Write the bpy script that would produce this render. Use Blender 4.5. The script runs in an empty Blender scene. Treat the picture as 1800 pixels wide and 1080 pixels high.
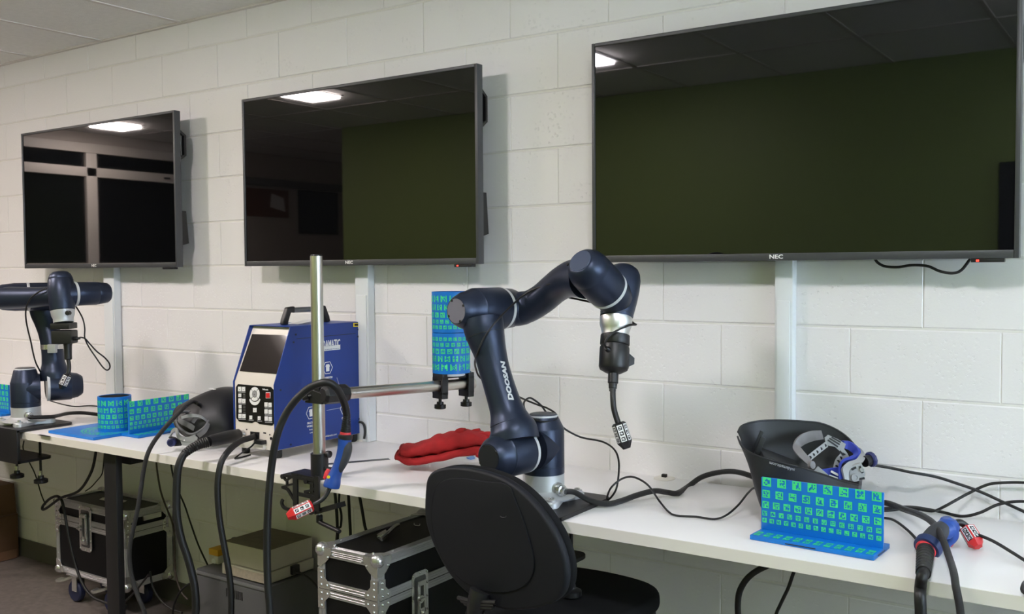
import bpy, bmesh, math, random
from mathutils import Vector, Matrix, Quaternion
random.seed(7)
SC = bpy.context.scene
COL = SC.collection
PI = math.pi
# ---------------------------------------------------------------- camera
F = 1704.723
CAM = Vector((2.6224, -2.9536, 1.628))
YAW, PITCH, ROLL = -0.5987, -0.0409, -0.0075
cy_, sy_, cp_, sp_ = math.cos(YAW), math.sin(YAW), math.cos(PITCH), math.sin(PITCH)
FWD = Vector((sy_*cp_, cy_*cp_, sp_))
_r = Vector((cy_, -sy_, 0)); _u = _r.cross(FWD)
RGT = _r*math.cos(ROLL) + _u*math.sin(ROLL)
UPV = -_r*math.sin(ROLL) + _u*math.cos(ROLL)
cam = bpy.data.cameras.new('camera'); cam.sensor_width = 36; cam.lens = F/1800*36
cam.clip_start = 0.02
camo = bpy.data.objects.new('camera', cam); COL.objects.link(camo)
camo.matrix_world = Matrix(((RGT.x, UPV.x, -FWD.x, CAM.x), (RGT.y, UPV.y, -FWD.y, CAM.y), (RGT.z, UPV.z, -FWD.z, CAM.z), (0, 0, 0, 1)))
SC.camera = camo
# ---------------------------------------------------------------- world, exposure
SC.view_settings.view_transform = 'Standard'; SC.view_settings.look = 'None'
SC.view_settings.exposure = 0.0; SC.view_settings.gamma = 1.0; SC.view_settings.use_curve_mapping = False
W = bpy.data.worlds.new('world'); SC.world = W; W.use_nodes = True
W.node_tree.nodes['Background'].inputs[0].default_value = (0.66, 0.81, 1, 1)      # overcast daylight, enters by the unseen window added in the right wall
W.node_tree.nodes['Background'].inputs[1].default_value = 21.0
# ceiling lamps: (x, y, emission strength, colour)
LAMPS = [(-4.39, -1.97, 165, (1, .87, .82)), (-2.14, -1.92, 165, (1, .88, .84)), (-0.125, -2.03, 165, (1, .92, .95)),
         (2.32, -2.0, 124, (.94, .95, 1)), (4.3, -2.0, 60, (.90, .95, 1))]
FILL = 0.0
# ---------------------------------------------------------------- measured points
def ray(px, py): return FWD + RGT*((px-900)/F) - UPV*((py-540)/F)
def at(px, py, d): return CAM + ray(px, py)*d            # a point at distance d along the view axis
def onz(px, py, z): r = ray(px, py); return CAM + r*((z-CAM.z)/r.z)
def ony(px, py, y): r = ray(px, py); return CAM + r*((y-CAM.y)/r.y)
def onx(px, py, x): r = ray(px, py); return CAM + r*((x-CAM.x)/r.x)
def onp(px, py, p, n): r = ray(px, py); return CAM + r*((Vector(p)-CAM).dot(n)/r.dot(n))
def dep(p): return (Vector(p)-CAM).dot(FWD)
DESK = 0.921
def down(p, dx=0): return [Vector((p.x+dx*.3, p.y, p.z*.5)), Vector((p.x+dx, p.y, .012))]
# ---------------------------------------------------------------- materials
def lin(c):
    return tuple(((v/255)/12.92 if v/255 <= .04045 else ((v/255+.055)/1.055)**2.4) for v in c) + (1,)
MATS = {}
def mat(name, rgb, rough=.5, metal=0., bump=0., bscale=200., spec=.5, var=0., vscale=8., emit=None, coat=0., stretch=None, btype='noise'):
    if name in MATS: return MATS[name]
    m = bpy.data.materials.new(name); m.use_nodes = True
    nt = m.node_tree; b = nt.nodes['Principled BSDF']
    c = lin(rgb)
    b.inputs['Base Color'].default_value = c; b.inputs['Roughness'].default_value = rough
    b.inputs['Metallic'].default_value = metal; b.inputs['Specular IOR Level'].default_value = spec
    if coat: b.inputs['Coat Weight'].default_value = coat; b.inputs['Coat Roughness'].default_value = .08
    geo = nt.nodes.new('ShaderNodeNewGeometry'); vec = geo.outputs['Position']
    if stretch:
        mp = nt.nodes.new('ShaderNodeMapping'); mp.inputs['Scale'].default_value = stretch
        nt.links.new(vec, mp.inputs['Vector']); vec = mp.outputs['Vector']
    if var:
        n = nt.nodes.new('ShaderNodeTexNoise'); n.inputs['Scale'].default_value = vscale; n.inputs['Detail'].default_value = 5
        nt.links.new(vec, n.inputs['Vector'])
        r = nt.nodes.new('ShaderNodeMapRange'); r.inputs['From Min'].default_value = .3; r.inputs['From Max'].default_value = .7
        r.inputs['To Min'].default_value = 1-var; r.inputs['To Max'].default_value = 1+var*.6
        nt.links.new(n.outputs[0], r.inputs['Value'])
        mx = nt.nodes.new('ShaderNodeVectorMath'); mx.operation = 'SCALE'; mx.inputs[0].default_value = c[:3]
        nt.links.new(r.outputs[0], mx.inputs['Scale']); nt.links.new(mx.outputs[0], b.inputs['Base Color'])
    if bump:
        if btype == 'noise':
            n = nt.nodes.new('ShaderNodeTexNoise'); n.inputs['Detail'].default_value = 3
            h = n.outputs[0]
        n.inputs['Scale'].default_value = bscale
        nt.links.new(vec, n.inputs['Vector'])
        bp = nt.nodes.new('ShaderNodeBump'); bp.inputs['Strength'].default_value = bump; bp.inputs['Distance'].default_value = .002
        nt.links.new(h, bp.inputs['Height']); nt.links.new(bp.outputs[0], b.inputs['Normal'])
    if emit:
        b.inputs['Emission Color'].default_value = tuple(emit[1]) + (1,); b.inputs['Emission Strength'].default_value = emit[0]
    MATS[name] = m; return m

def wall_material():
    m = mat('painted_block', (233, 231, 231), .5)
    nt = m.node_tree; b = nt.nodes['Principled BSDF']; geo = nt.nodes['Geometry']
    v = nt.nodes.new('ShaderNodeTexVoronoi'); v.inputs['Scale'].default_value = 62; v.inputs['Randomness'].default_value = 1
    n1 = nt.nodes.new('ShaderNodeTexNoise'); n1.inputs['Scale'].default_value = 90; n1.inputs['Detail'].default_value = 2
    dist = nt.nodes.new('ShaderNodeVectorMath'); dist.operation = 'MULTIPLY_ADD'; dist.inputs[1].default_value = (.012,)*3
    nt.links.new(n1.outputs[1], dist.inputs[0]); nt.links.new(geo.outputs['Position'], dist.inputs[2]); nt.links.new(dist.outputs[0], v.inputs['Vector'])
    # pits: small voronoi centres, kept only in patches
    pit = nt.nodes.new('ShaderNodeMapRange'); pit.inputs['From Min'].default_value = .0; pit.inputs['From Max'].default_value = .34
    nt.links.new(v.outputs['Distance'], pit.inputs['Value'])
    n2 = nt.nodes.new('ShaderNodeTexNoise'); n2.inputs['Scale'].default_value = 7; n2.inputs['Detail'].default_value = 3
    nt.links.new(geo.outputs['Position'], n2.inputs['Vector'])
    keep = nt.nodes.new('ShaderNodeMapRange'); keep.inputs['From Min'].default_value = .43; keep.inputs['From Max'].default_value = .60
    nt.links.new(n2.outputs[0], keep.inputs['Value'])
    inv = nt.nodes.new('ShaderNodeMath'); inv.operation = 'SUBTRACT'; inv.inputs[0].default_value = 1
    nt.links.new(pit.outputs[0], inv.inputs[1])
    mul = nt.nodes.new('ShaderNodeMath'); mul.operation = 'MULTIPLY'
    nt.links.new(inv.outputs[0], mul.inputs[0]); nt.links.new(keep.outputs[0], mul.inputs[1])
    neg = nt.nodes.new('ShaderNodeMath'); neg.operation = 'MULTIPLY'; neg.inputs[1].default_value = -1
    nt.links.new(mul.outputs[0], neg.inputs[0])
    n3 = nt.nodes.new('ShaderNodeTexNoise'); n3.inputs['Scale'].default_value = 160; n3.inputs['Detail'].default_value = 2
    nt.links.new(geo.outputs['Position'], n3.inputs['Vector'])
    add = nt.nodes.new('ShaderNodeMath'); add.operation = 'MULTIPLY_ADD'; add.inputs[1].default_value = .22
    nt.links.new(n3.outputs[0], add.inputs[0]); nt.links.new(neg.outputs[0], add.inputs[2])
    bp = nt.nodes.new('ShaderNodeBump'); bp.inputs['Strength'].default_value = .7; bp.inputs['Distance'].default_value = .0022
    nt.links.new(add.outputs[0], bp.inputs['Height']); nt.links.new(bp.outputs[0], b.inputs['Normal'])
    return m
M_WALL = wall_material()
M_MORTAR = mat('painted_joint', (226, 224, 219), .6)
M_GREEN = mat('green_wall_paint', (140, 158, 90), .55)
M_PALE = mat('pale_wall_paint', (196, 186, 178), .6)
M_TILE = mat('ceiling_tile_board', (238, 235, 233), .85, bump=.5, bscale=260, var=.04, vscale=40)
M_GRID = mat('ceiling_grid_metal', (215, 208, 205), .5)
M_FLOOR = mat('grey_vinyl_floor', (108, 100, 96), .45, var=.25, vscale=30)
M_BASE = mat('grey_rubber_skirting', (92, 90, 84), .5)
M_DESK = mat('white_laminate', (232, 230, 229), .32, var=.01, vscale=3)
M_DESKEDGE = mat('white_edge_band', (225, 221, 212), .4)
M_BLKMET = mat('black_powder_coat', (22, 22, 24), .45, bump=.12, bscale=900)
M_BLKPL = mat('black_plastic', (21, 21, 23), .42)
M_BLKRUB = mat('black_cable_rubber', (18, 18, 19), .5)
M_BRAID = mat('braided_sleeve', (34, 34, 35), .45, bump=.9, bscale=1400)
M_DKSCREEN = mat('glossy_black_screen', (8, 9, 10), .025, spec=.7)
M_BEZEL = mat('charcoal_bezel', (60, 61, 63), .4)
M_TVBACK = mat('dark_grey_housing', (48, 50, 55), .5)
M_NAVY = mat('navy_satin_paint', (45, 53, 71), .37, metal=.6, bump=.05, bscale=1800)
M_NAVYCAP = mat('dark_cap_plastic', (30, 32, 40), .28)
M_RING = mat('pale_light_ring', (196, 198, 200), .3)
M_SILVER = mat('cast_aluminium', (190, 192, 194), .42, metal=.45, bump=.08, bscale=900)
M_STEEL = mat('brushed_steel_tube', (205, 200, 192), .33, metal=1., bump=.25, bscale=6, stretch=(60, 60, 1))
M_STEELH = mat('brushed_steel_arm', (205, 200, 192), .33, metal=1.)
M_CHROME = mat('zinc_plated_steel', (208, 208, 206), .27, metal=.85)
M_ALU = mat('ribbed_aluminium', (190, 190, 192), .36, metal=.7)
M_BLUE = mat('marker_board_blue', (0, 112, 200), .42)
M_MGREEN = mat('marker_print_green', (66, 216, 130), .5)
M_MBLUE = mat('marker_print_teal', (14, 104, 150), .5)
M_SIMBLUE = mat('royal_blue_sheet_metal', (22, 58, 140), .4, bump=.04, bscale=900)
M_SIMWH = mat('warm_white_panel', (222, 214, 204), .4)
M_WHITE = mat('white_print', (236, 236, 236), .5)
M_GREYPR = mat('grey_print', (150, 150, 152), .5)
M_RED = mat('red_suede', (158, 16, 21), .85, bump=.5, bscale=260, var=.18, vscale=25)
M_REDPL = mat('red_plastic', (205, 36, 40), .4)
M_REDRING = mat('coral_red_ring', (222, 62, 70), .45)
M_TBLUE = mat('torch_blue_plastic', (30, 70, 150), .4)
M_FABRIC = mat('black_woven_fabric', (20, 21, 23), .92, bump=.6, bscale=1500, spec=.2)
M_CHAIRPL = mat('black_textured_plastic', (17, 20, 27), .55, bump=.35, bscale=1300, spec=.3)
M_CASE = mat('black_laminated_ply', (11, 12, 15), .42, bump=.2, bscale=700, spec=.25)
M_PC = mat('grey_steel_casing', (88, 88, 90), .5, var=.05, vscale=12)
M_BEIGE = mat('beige_plastic_housing', (196, 190, 174), .55, var=.05, vscale=14)
M_BEIGETOP = mat('dusty_grey_lid', (116, 108, 94), .8, var=.12, vscale=30)
M_YELLOW = mat('yellow_card', (226, 170, 40), .6)
M_CARD = mat('brown_cardboard', (96, 68, 48), .85, var=.1, vscale=14)
M_HELM = mat('matt_black_shell', (26, 27, 30), .48, bump=.15, bscale=600)
M_HBAND = mat('grey_headband_pad', (128, 126, 128), .9, bump=.3, bscale=900)
M_HGREY = mat('grey_nylon_strap', (150, 152, 152), .45)
M_HBLUE = mat('blue_padding', (40, 58, 160), .6)
M_TRUNK = mat('white_pvc_trunking', (222, 226, 228), .4)
M_LED = mat('red_indicator', (255, 40, 30), .4, emit=(3, (1, .05, .03)))
M_PALEBLUE = mat('pale_blue_plastic', (110, 160, 225), .4)
M_BROWNC = mat('brown_cable_rubber', (58, 48, 40), .55)
M_CABGREY = mat('cream_plastic', (222, 218, 208), .5)
M_LABELY = mat('yellow_label', (232, 208, 30), .5)
# ---------------------------------------------------------------- objects
def tag(o, label=None, cat=None, group=None, kind=None):
    if label: o['label'] = label
    if cat: o['category'] = cat
    if group: o['group'] = group
    if kind: o['kind'] = kind
    return o
def thing(name, label, cat, loc, group=None, kind=None):
    o = bpy.data.objects.new(name, None); o.empty_display_size = .05; COL.objects.link(o); o.location = loc
    return tag(o, label, cat, group, kind)
def attach(o, parent):
    if parent is None: return
    o.parent = parent
    if parent.type == 'EMPTY': o.matrix_parent_inverse = Matrix.Translation(-Vector(parent.location))
class MB:
    def __init__(s): s.v = []; s.f = []; s.m = []; s.mi = 0; s.sm = []
    def add(s, vs, fs, smooth=True):
        o = len(s.v); s.v += [tuple(v) for v in vs]
        for f in fs: s.f.append([i+o for i in f]); s.m.append(s.mi); s.sm.append(smooth)
        return s
    def box(s, a, b, M=None, bev=0.):
        x0, x1 = sorted((a[0], b[0])); y0, y1 = sorted((a[1], b[1])); z0, z1 = sorted((a[2], b[2]))
        e = min(bev, (x1-x0)*.45, (y1-y0)*.45, (z1-z0)*.45)
        if e <= 0:
            vs = [(x, y, z) for x in (x0, x1) for y in (y0, y1) for z in (z0, z1)]
            fs = [(0, 1, 3, 2), (4, 6, 7, 5), (0, 4, 5, 1), (2, 3, 7, 6), (0, 2, 6, 4), (1, 5, 7, 3)]
        else:
            bm = bmesh.new(); bmesh.ops.create_cube(bm, size=1)
            for v in bm.verts: v.co = ((x0+x1)/2+v.co.x*(x1-x0), (y0+y1)/2+v.co.y*(y1-y0), (z0+z1)/2+v.co.z*(z1-z0))
            bmesh.ops.bevel(bm, geom=bm.edges[:], offset=e, segments=2, profile=.6, affect='EDGES')
            bm.verts.index_update(); vs = [v.co[:] for v in bm.verts]; fs = [[v.index for v in f.verts] for f in bm.faces]; bm.free()
        if M is not None: vs = [M @ Vector(v) for v in vs]
        return s.add(vs, fs)
    def loft(s, rings, cap=True, closed=True):
        n = len(rings[0]); vs = [p for r in rings for p in r]; fs = []
        for i in range(len(rings)-1):
            for j in range(n if closed else n-1):
                k = (j+1) % n
                fs.append((i*n+j, i*n+k, (i+1)*n+k, (i+1)*n+j))
        if cap and closed: fs.append(list(range(n))[::-1]); fs.append([(len(rings)-1)*n+j for j in range(n)])
        return s.add(vs, fs)
    def tube(s, pts, r, n=12, cap=True):
        pts = [Vector(p) for p in pts]; N = len(pts)
        rs = r if isinstance(r, (list, tuple)) else [r]*N
        T = [(pts[min(i+1, N-1)]-pts[max(i-1, 0)]).normalized() for i in range(N)]
        up = Vector((0, 0, 1)) if abs(T[0].z) < .9 else Vector((1, 0, 0))
        nx = T[0].cross(up).normalized(); rings = []
        for i in range(N):
            if i: nx = (T[i-1].rotation_difference(T[i]) @ nx); nx = (nx - T[i]*nx.dot(T[i])).normalized()
            ny = T[i].cross(nx)
            rings.append([pts[i]+(nx*math.cos(2*PI*k/n)+ny*math.sin(2*PI*k/n))*rs[i] for k in range(n)])
        return s.loft(rings, cap)
    def rev(s, A, B, prof, n=32, cap=True):
        """revolve about the line A-B: prof = [(distance along from A, radius)]"""
        A = Vector(A); ax = (Vector(B)-A).normalized()
        up = Vector((0, 0, 1)) if abs(ax.z) < .9 else Vector((1, 0, 0))
        nx = ax.cross(up).normalized(); ny = ax.cross(nx)
        return s.loft([[A+ax*t+(nx*math.cos(2*PI*k/n)+ny*math.sin(2*PI*k/n))*max(r, 1e-5) for k in range(n)] for t, r in prof], cap)
    def cyl(s, A, B, r, n=20, bev=0.):
        L = (Vector(B)-Vector(A)).length
        return s.rev(A, B, [(0, r-bev), (bev, r), (L-bev, r), (L, r-bev)] if bev else [(0, r), (L, r)], n)
    def ball(s, c, r, n=16, sq=(1, 1, 1)):
        rings = []
        for i in range(n//2+1):
            a = PI*i/(n//2)
            rings.append([(c[0]+sq[0]*r*max(math.sin(a), 1e-4)*math.cos(2*PI*k/n), c[1]+sq[1]*r*max(math.sin(a), 1e-4)*math.sin(2*PI*k/n), c[2]-sq[2]*r*math.cos(a)) for k in range(n)])
        return s.loft(rings, True)
    def prism(s, poly, d, taper=0.):
        """polygon (3-D points) extruded by vector d"""
        d = Vector(d); P = [Vector(p) for p in poly]
        return s.loft([P, [p+d for p in P]])
    def bar(s, pts, w, d):
        """flat bar along pts, width w in the plane perpendicular to d, extruded by d"""
        pts = [Vector(p) for p in pts]; d = Vector(d); L = []; R = []
        for i, p in enumerate(pts):
            t = (pts[min(i+1, len(pts)-1)]-pts[max(i-1, 0)]).normalized()
            q = t.cross(d.normalized()).normalized()*(w/2)
            L.append(p+q); R.append(p-q)
        rings = [[L[i], R[i], R[i]+d, L[i]+d] for i in range(len(pts))]
        return s.loft(rings)
    def build(s, name, m, parent=None, ang=38, bev=0.):
        me = bpy.data.meshes.new(name); me.from_pydata(s.v, [], s.f)
        ms = m if isinstance(m, (list, tuple)) else [m]
        for x in ms: me.materials.append(x)
        bm = bmesh.new(); bm.from_mesh(me); bm.faces.ensure_lookup_table()
        for f, mi, sm in zip(bm.faces, s.m, s.sm): f.material_index = mi; f.smooth = sm
        bmesh.ops.recalc_face_normals(bm, faces=bm.faces[:])
        a = math.radians(ang)
        for e in bm.edges:
            e.smooth = (len(e.link_faces) == 2 and e.calc_face_angle(0) < a)
        bm.to_mesh(me); bm.free()
        o = bpy.data.objects.new(name, me); COL.objects.link(o); attach(o, parent)
        if bev:
            md = o.modifiers.new('edge', 'BEVEL'); md.width = bev; md.segments = 2; md.limit_method = 'ANGLE'
        return o
def cat_rom(P, n=8):
    P = [Vector(p) for p in P]; out = []
    if len(P) < 3: return P
    Q = [P[0]*2-P[1]] + P + [P[-1]*2-P[-2]]
    for i in range(1, len(Q)-2):
        p0, p1, p2, p3 = Q[i-1:i+3]
        for k in range(n):
            t = k/n
            out.append(.5*((2*p1)+(p2-p0)*t+(2*p0-5*p1+4*p2-p3)*t*t+(3*p1-p0-3*p2+p3)*t**3))
    return out + [P[-1]]
def crs(V, n=8):
    return [v.x for v in cat_rom([Vector((a, 0, 0)) for a in V], n)]
def closed_rom(P, n=6):
    P = [Vector(p) for p in P]; N = len(P); out = []
    for i in range(N):
        p0, p1, p2, p3 = P[i-1], P[i], P[(i+1) % N], P[(i+2) % N]
        for k in range(n):
            t = k/n
            out.append(.5*((2*p1)+(p2-p0)*t+(2*p0-5*p1+4*p2-p3)*t*t+(3*p1-p0-3*p2+p3)*t**3))
    return out
def slab(mb, outline, n, t, rnd, bulge=0., steps=4):
    """rounded cushion: outline extruded along n by t with rounded rims"""
    P = [Vector(p) for p in outline]; n = Vector(n).normalized(); c = sum(P, Vector())/len(P); rings = []
    R = sum((p-c).length for p in P)/len(P)
    for i in range(steps+1):
        a = PI/2*i/steps; k = 1-(rnd/R)*(1-math.sin(a)); rings.append([c+(p-c)*k+n*(rnd*(1-math.cos(a))) for p in P])
    for i in range(steps+1):
        a = PI/2*i/steps; k = 1-(rnd/R)*(1-math.cos(a)); rings.append([c+(p-c)*k+n*(t-rnd+rnd*math.sin(a)) for p in P])
    if bulge:
        for k in (.75, .45, .15): rings.append([c+(p-c)*k*(1-rnd/R)+n*(t+bulge*(1-k*k)) for p in P])
    return mb.loft(rings)
def cable(name, pts, r, label, m=None, cat='cable', parent=None, n=10, group=None, seg=8):
    p = cat_rom(pts, seg)
    o = MB().tube(p, r, n).build(name, m or M_BLKRUB, parent)
    if label: tag(o, label, cat, group)
    return o
def text(name, body, size, org, xd, yd, m, parent=None, bold=0., align='LEFT', shear=0., lift=.0006, sx=1., width=0.):
    c = bpy.data.curves.new(name, 'FONT'); c.body = body; c.size = size; c.offset = bold; c.align_x = align; c.shear = shear
    c.extrude = .0002; c.resolution_u = 2
    t = bpy.data.objects.new(name, c); COL.objects.link(t)
    bpy.context.view_layer.update()
    me = bpy.data.meshes.new_from_object(t.evaluated_get(bpy.context.evaluated_depsgraph_get()))
    bpy.data.objects.remove(t); bpy.data.curves.remove(c)
    if width: sx = width/(max(v.co.x for v in me.vertices)-min(v.co.x for v in me.vertices))
    xd = Vector(xd).normalized(); yd = Vector(yd).normalized(); zd = xd.cross(yd).normalized()
    yd = zd.cross(xd)
    me.transform(Matrix(((xd.x*sx, yd.x, zd.x, org[0]+zd.x*lift), (xd.y*sx, yd.y, zd.y, org[1]+zd.y*lift), (xd.z*sx, yd.z, zd.z, org[2]+zd.z*lift), (0, 0, 0, 1))))
    me.materials.clear(); me.materials.append(m); me.name = name
    o = bpy.data.objects.new(name, me); COL.objects.link(o); attach(o, parent); return o
# ================================================================ SETTING
CEIL = 2.79; BW, BH = .4064, .2032; ZR0 = 1.645
XL, XR, YG, YF, XG = -5.0, 6.5, -3.2, -6.0, -3.1
def struct(o, kind='structure'): o['kind'] = kind; return o
struct(MB().box((XL-.1, YF-.1, -.1), (XR+.1, .1, 0)).build('floor', M_FLOOR))
wb = struct(MB().box((XL-.1, .0008, 0), (XR+.1, .15, CEIL+.1)).build('wall_back', M_MORTAR))
# concrete blocks, one object each, joints recessed
def block_mesh(w):
    g = .0024; c = .0042; d = .0045; gx = .0006; cx = .0024; a = w/2-gx; b = BH/2-g
    V = [(-a, 0, -b), (a, 0, -b), (a, 0, b), (-a, 0, b), (-a+cx, -d+.0025, -b+c), (a-cx, -d+.0025, -b+c), (a-cx, -d+.0025, b-c), (-a+cx, -d+.0025, b-c)]
    V = [(x, y+.0012 if y == 0 else y, z) for x, y, z in V]
    me = bpy.data.meshes.new('block'); me.from_pydata(V, [], [(4, 5, 6, 7), (0, 1, 5, 4), (1, 2, 6, 5), (2, 3, 7, 6), (3, 0, 4, 7)])
    me.materials.append(M_WALL); return me
BM_ = block_mesh(BW); far = MB()
rng = random.Random(3)
for r in range(-6, 8):
    zc = ZR0-(r+.5)*BH
    for k in range(-13, 18):
        xc = (k+(.5 if r % 2 == 0 else 0.))*BW
        if xc < XL or xc > XR: continue
        dy = rng.uniform(-.0006, .0006)
        if -3.75 < xc < 3.15:
            if zc+BH/2 > CEIL+.25: continue
            o = bpy.data.objects.new('block', BM_); COL.objects.link(o); o.location = (xc, dy, zc); o.parent = wb
        else:
            far.box((xc-BW/2+.0035, -.002, zc-BH/2+.0035), (xc+BW/2-.0035, .001, zc+BH/2-.0035))
struct(far.build('block_field', M_WALL, wb), 'stuff')
struct(MB().box((XL-.2, YF-.1, 0), (XL, .1, CEIL+.1)).build('wall_left', M_PALE))
wy0, wy1, wz0, wz1 = -2.7, -.5, 1.0, 2.5
wr = MB()
for a, b in (((YG-.1, 0), (.1, wz0)), ((YG-.1, wz1), (.1, CEIL+.1)), ((YG-.1, wz0), (wy0, wz1)), ((wy1, wz0), (.1, wz1))): wr.box((XR, a[0], a[1]), (XR+.15, b[0], b[1]))
struct(wr.build('wall_right', mat('right_wall_paint', (226, 228, 230), .6)))
gm = bpy.data.materials.new('added_window_glass'); gm.use_nodes = True; nt_ = gm.node_tree; nt_.nodes.clear()
o_ = nt_.nodes.new('ShaderNodeOutputMaterial'); mx_ = nt_.nodes.new('ShaderNodeMixShader'); tr_ = nt_.nodes.new('ShaderNodeBsdfTransparent'); gl_ = nt_.nodes.new('ShaderNodeBsdfGlossy')
gl_.inputs['Roughness'].default_value = .02; mx_.inputs[0].default_value = .06
nt_.links.new(tr_.outputs[0], mx_.inputs[1]); nt_.links.new(gl_.outputs[0], mx_.inputs[2]); nt_.links.new(mx_.outputs[0], o_.inputs[0])
wn2 = MB()  # unseen window, added to bring cool daylight in from the right
for a, b in (((wy0, wz0), (wy0+.06, wz1)), ((wy1-.06, wz0), (wy1, wz1)), ((wy0, wz0), (wy1, wz0+.06)), ((wy0, wz1-.06), (wy1, wz1)), (((wy0+wy1)/2-.03, wz0), ((wy0+wy1)/2+.03, wz1))):
    wn2.box((XR+.04, a[0], a[1]), (XR+.10, b[0], b[1]))
wn2 = struct(wn2.build('added_window', mat('white_added_window_frame', (230, 230, 230), .5)))
for a, b in ((wy0+.06, (wy0+wy1)/2-.03), ((wy0+wy1)/2+.03, wy1-.06)): MB().box((XR+.068, a, wz0+.06), (XR+.072, b, wz1-.06)).build('pane', gm, wn2)
struct(MB().box((XG, YG-.12, 0), (XR+.1, YG, CEIL+.1)).build('wall_green', M_GREEN))
struct(MB().box((XG, YF, 0), (XG+.12, YG-.12, CEIL+.1)).build('wall_return', M_PALE))
struct(MB().box((XL-.1, YF-.15, 0), (XG+.12, YF, CEIL+.1)).build('wall_front', M_PALE))
struct(MB().box((XL, -.012, 0), (XR, .004, .1)).build('baseboard_back', M_BASE))
d1 = struct(MB().box((1.83, YG, 0), (2.75, YG+.03, 2.18), bev=.004).build('door_1', mat('dark_door_leaf', (30, 32, 40), .5)))
MB().cyl((2.62, YG+.03, 1.02), (2.62, YG+.09, 1.02), .012).cyl((2.62, YG+.08, 1.02), (2.50, YG+.08, 1.02), .01).build('door_handle', M_CHROME, d1)
# glazed screen in the left wall, seen in the first display's reflection
win = struct(MB().box((XL, -3.55, .02), (XL+.015, -.15, 2.62)).build('window_1', mat('dark_glazing', (14, 16, 20), .08)))
M_FRAME = mat('pale_window_frame', (214, 206, 198), .5)
for a, b in (((XL, -3.6, 2.42), (XL+.05, -.1, 2.50)), ((XL, -3.6, 1.60), (XL+.05, -.1, 1.69)), ((XL, -2.16, .02), (XL+.05, -2.06, 2.62)),
             ((XL, -3.62, .02), (XL+.05, -3.55, 2.62)), ((XL, -.17, .02), (XL+.05, -.1, 2.62)), ((XL, -3.6, 2.62), (XL+.05, -.1, 2.70))):
    MB().box(a, b, bev=.006).build('frame_bar', M_FRAME, win)
for y in (-1.35, -2.85):
    for z in (2.46, 1.645): MB().box((XL+.05, y-.03, z-.008), (XL+.058, y+.03, z+.008)).build('latch', M_BLKPL, win)
struct(MB().box((XL, YF, 2.47), (XL+.04, -3.62, 2.545), bev=.005).build('trim_1', mat('grey_trim', (120, 118, 118), .5)))
p = thing('poster', 'brown poster with white arrow shape on left wall, mirrored in middle display', 'poster', (XL, -4.07, 2.16))
MB().box((XL, -4.35, 2.16), (XL+.012, -3.79, 2.44)).build('sheet', mat('brown_poster_print', (120, 72, 52), .6), p)
MB().prism([(XL+.012, -4.1, 2.26), (XL+.012, -4.3, 2.22), (XL+.012, -4.28, 2.36), (XL+.012, -4.12, 2.40)], (.003, 0, 0)).build('printed_shape', M_WHITE, p)
p = thing('notice_board', 'dark notice board on left wall, mirrored in middle display', 'board', (XL, -4.78, 2.04))
MB().box((XL, -5.04, 2.02), (XL+.015, -4.51, 2.44), bev=.004).build('panel', mat('dark_board', (46, 46, 50), .5), p)
MB().box((XL, -5.06, 2.0), (XL+.02, -5.04, 2.46)).box((XL, -4.51, 2.0), (XL+.02, -4.49, 2.46)).box((XL, -5.04, 2.44), (XL+.02, -4.51, 2.46)).box((XL, -5.04, 2.0), (XL+.02, -4.51, 2.02)).build('board_frame', M_BLKPL, p)
# ceiling: slab, grid bars, tiles
ce = struct(MB().box((XL-.1, YF-.1, CEIL+.03), (XR+.1, .1, CEIL+.12)).build('ceiling', M_GRID))
GX = [-2.521+.631*i for i in range(-4, 15)]; GY = [0, -.24] + [-.24-1.22*i for i in range(1, 5)] + [YF]
GY = [0, -1.22, -2.44, -3.2, -4.42, YF]
xs = [XL]+[g for g in GX if XL < g < XR]+[XR]
def cell_has_lamp(x0, x1, y0, y1): return False
for i in range(len(xs)-1):
    for j in range(len(GY)-1):
        if GY[j] <= YG+.001 and xs[i] > XG: continue
        MB().box((xs[i]+.009, GY[j+1]+.009, CEIL+.004), (xs[i+1]-.009, GY[j]-.009, CEIL+.02)).build('ceiling_tile', M_TILE, ce)
for g in xs[1:-1]:
    y1 = YG if g > XG else YF
    MB().box((g-.012, y1, CEIL), (g+.012, 0, CEIL+.006)).build('grid_bar', M_GRID, ce)
for y in GY[1:3]: MB().box((XL, y-.012, CEIL), (XR, y+.012, CEIL+.0055)).build('grid_bar', M_GRID, ce)
MB().box((XL, -.022, CEIL-.004), (XR, .002, CEIL+.006)).build('wall_angle', M_GRID, ce)
# lamps
names = ['farthest ceiling light, square panel near the window screen', 'second square ceiling light panel, mirrored in middle display', 'third square ceiling light panel, mirrored in largest display',
         'fourth square ceiling light panel, over the right desk end', 'fifth square ceiling light panel, nearest to the added side window']
for (x, y, e, c), lb in zip(LAMPS, names):
    t = thing('ceiling_light', lb, 'ceiling light', (x, y, CEIL), 'square ceiling light panels')
    h = .13; hy = .145
    MB().box((x-h, y-hy, CEIL-.024), (x+h, y+hy, CEIL), bev=.004).build('diffuser', mat('lamp_diffuser_%d' % round(x*10), (255, 255, 255), .5, emit=(e, c)), t)  # drop with glowing sides added to brighten ceiling and upper wall
    fr = MB()
    for a, b in (((x-h-.015, y-hy-.015), (x-h, y+hy+.015)), ((x+h, y-hy-.015), (x+h+.015, y+hy+.015)), ((x-h, y-hy-.015), (x+h, y-hy)), ((x-h, y+hy), (x+h, y+hy+.015))):
        fr.box((a[0], a[1], CEIL-.008), (b[0], b[1], CEIL))
    fr.build('lamp_frame', M_WHITE, t)
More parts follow.
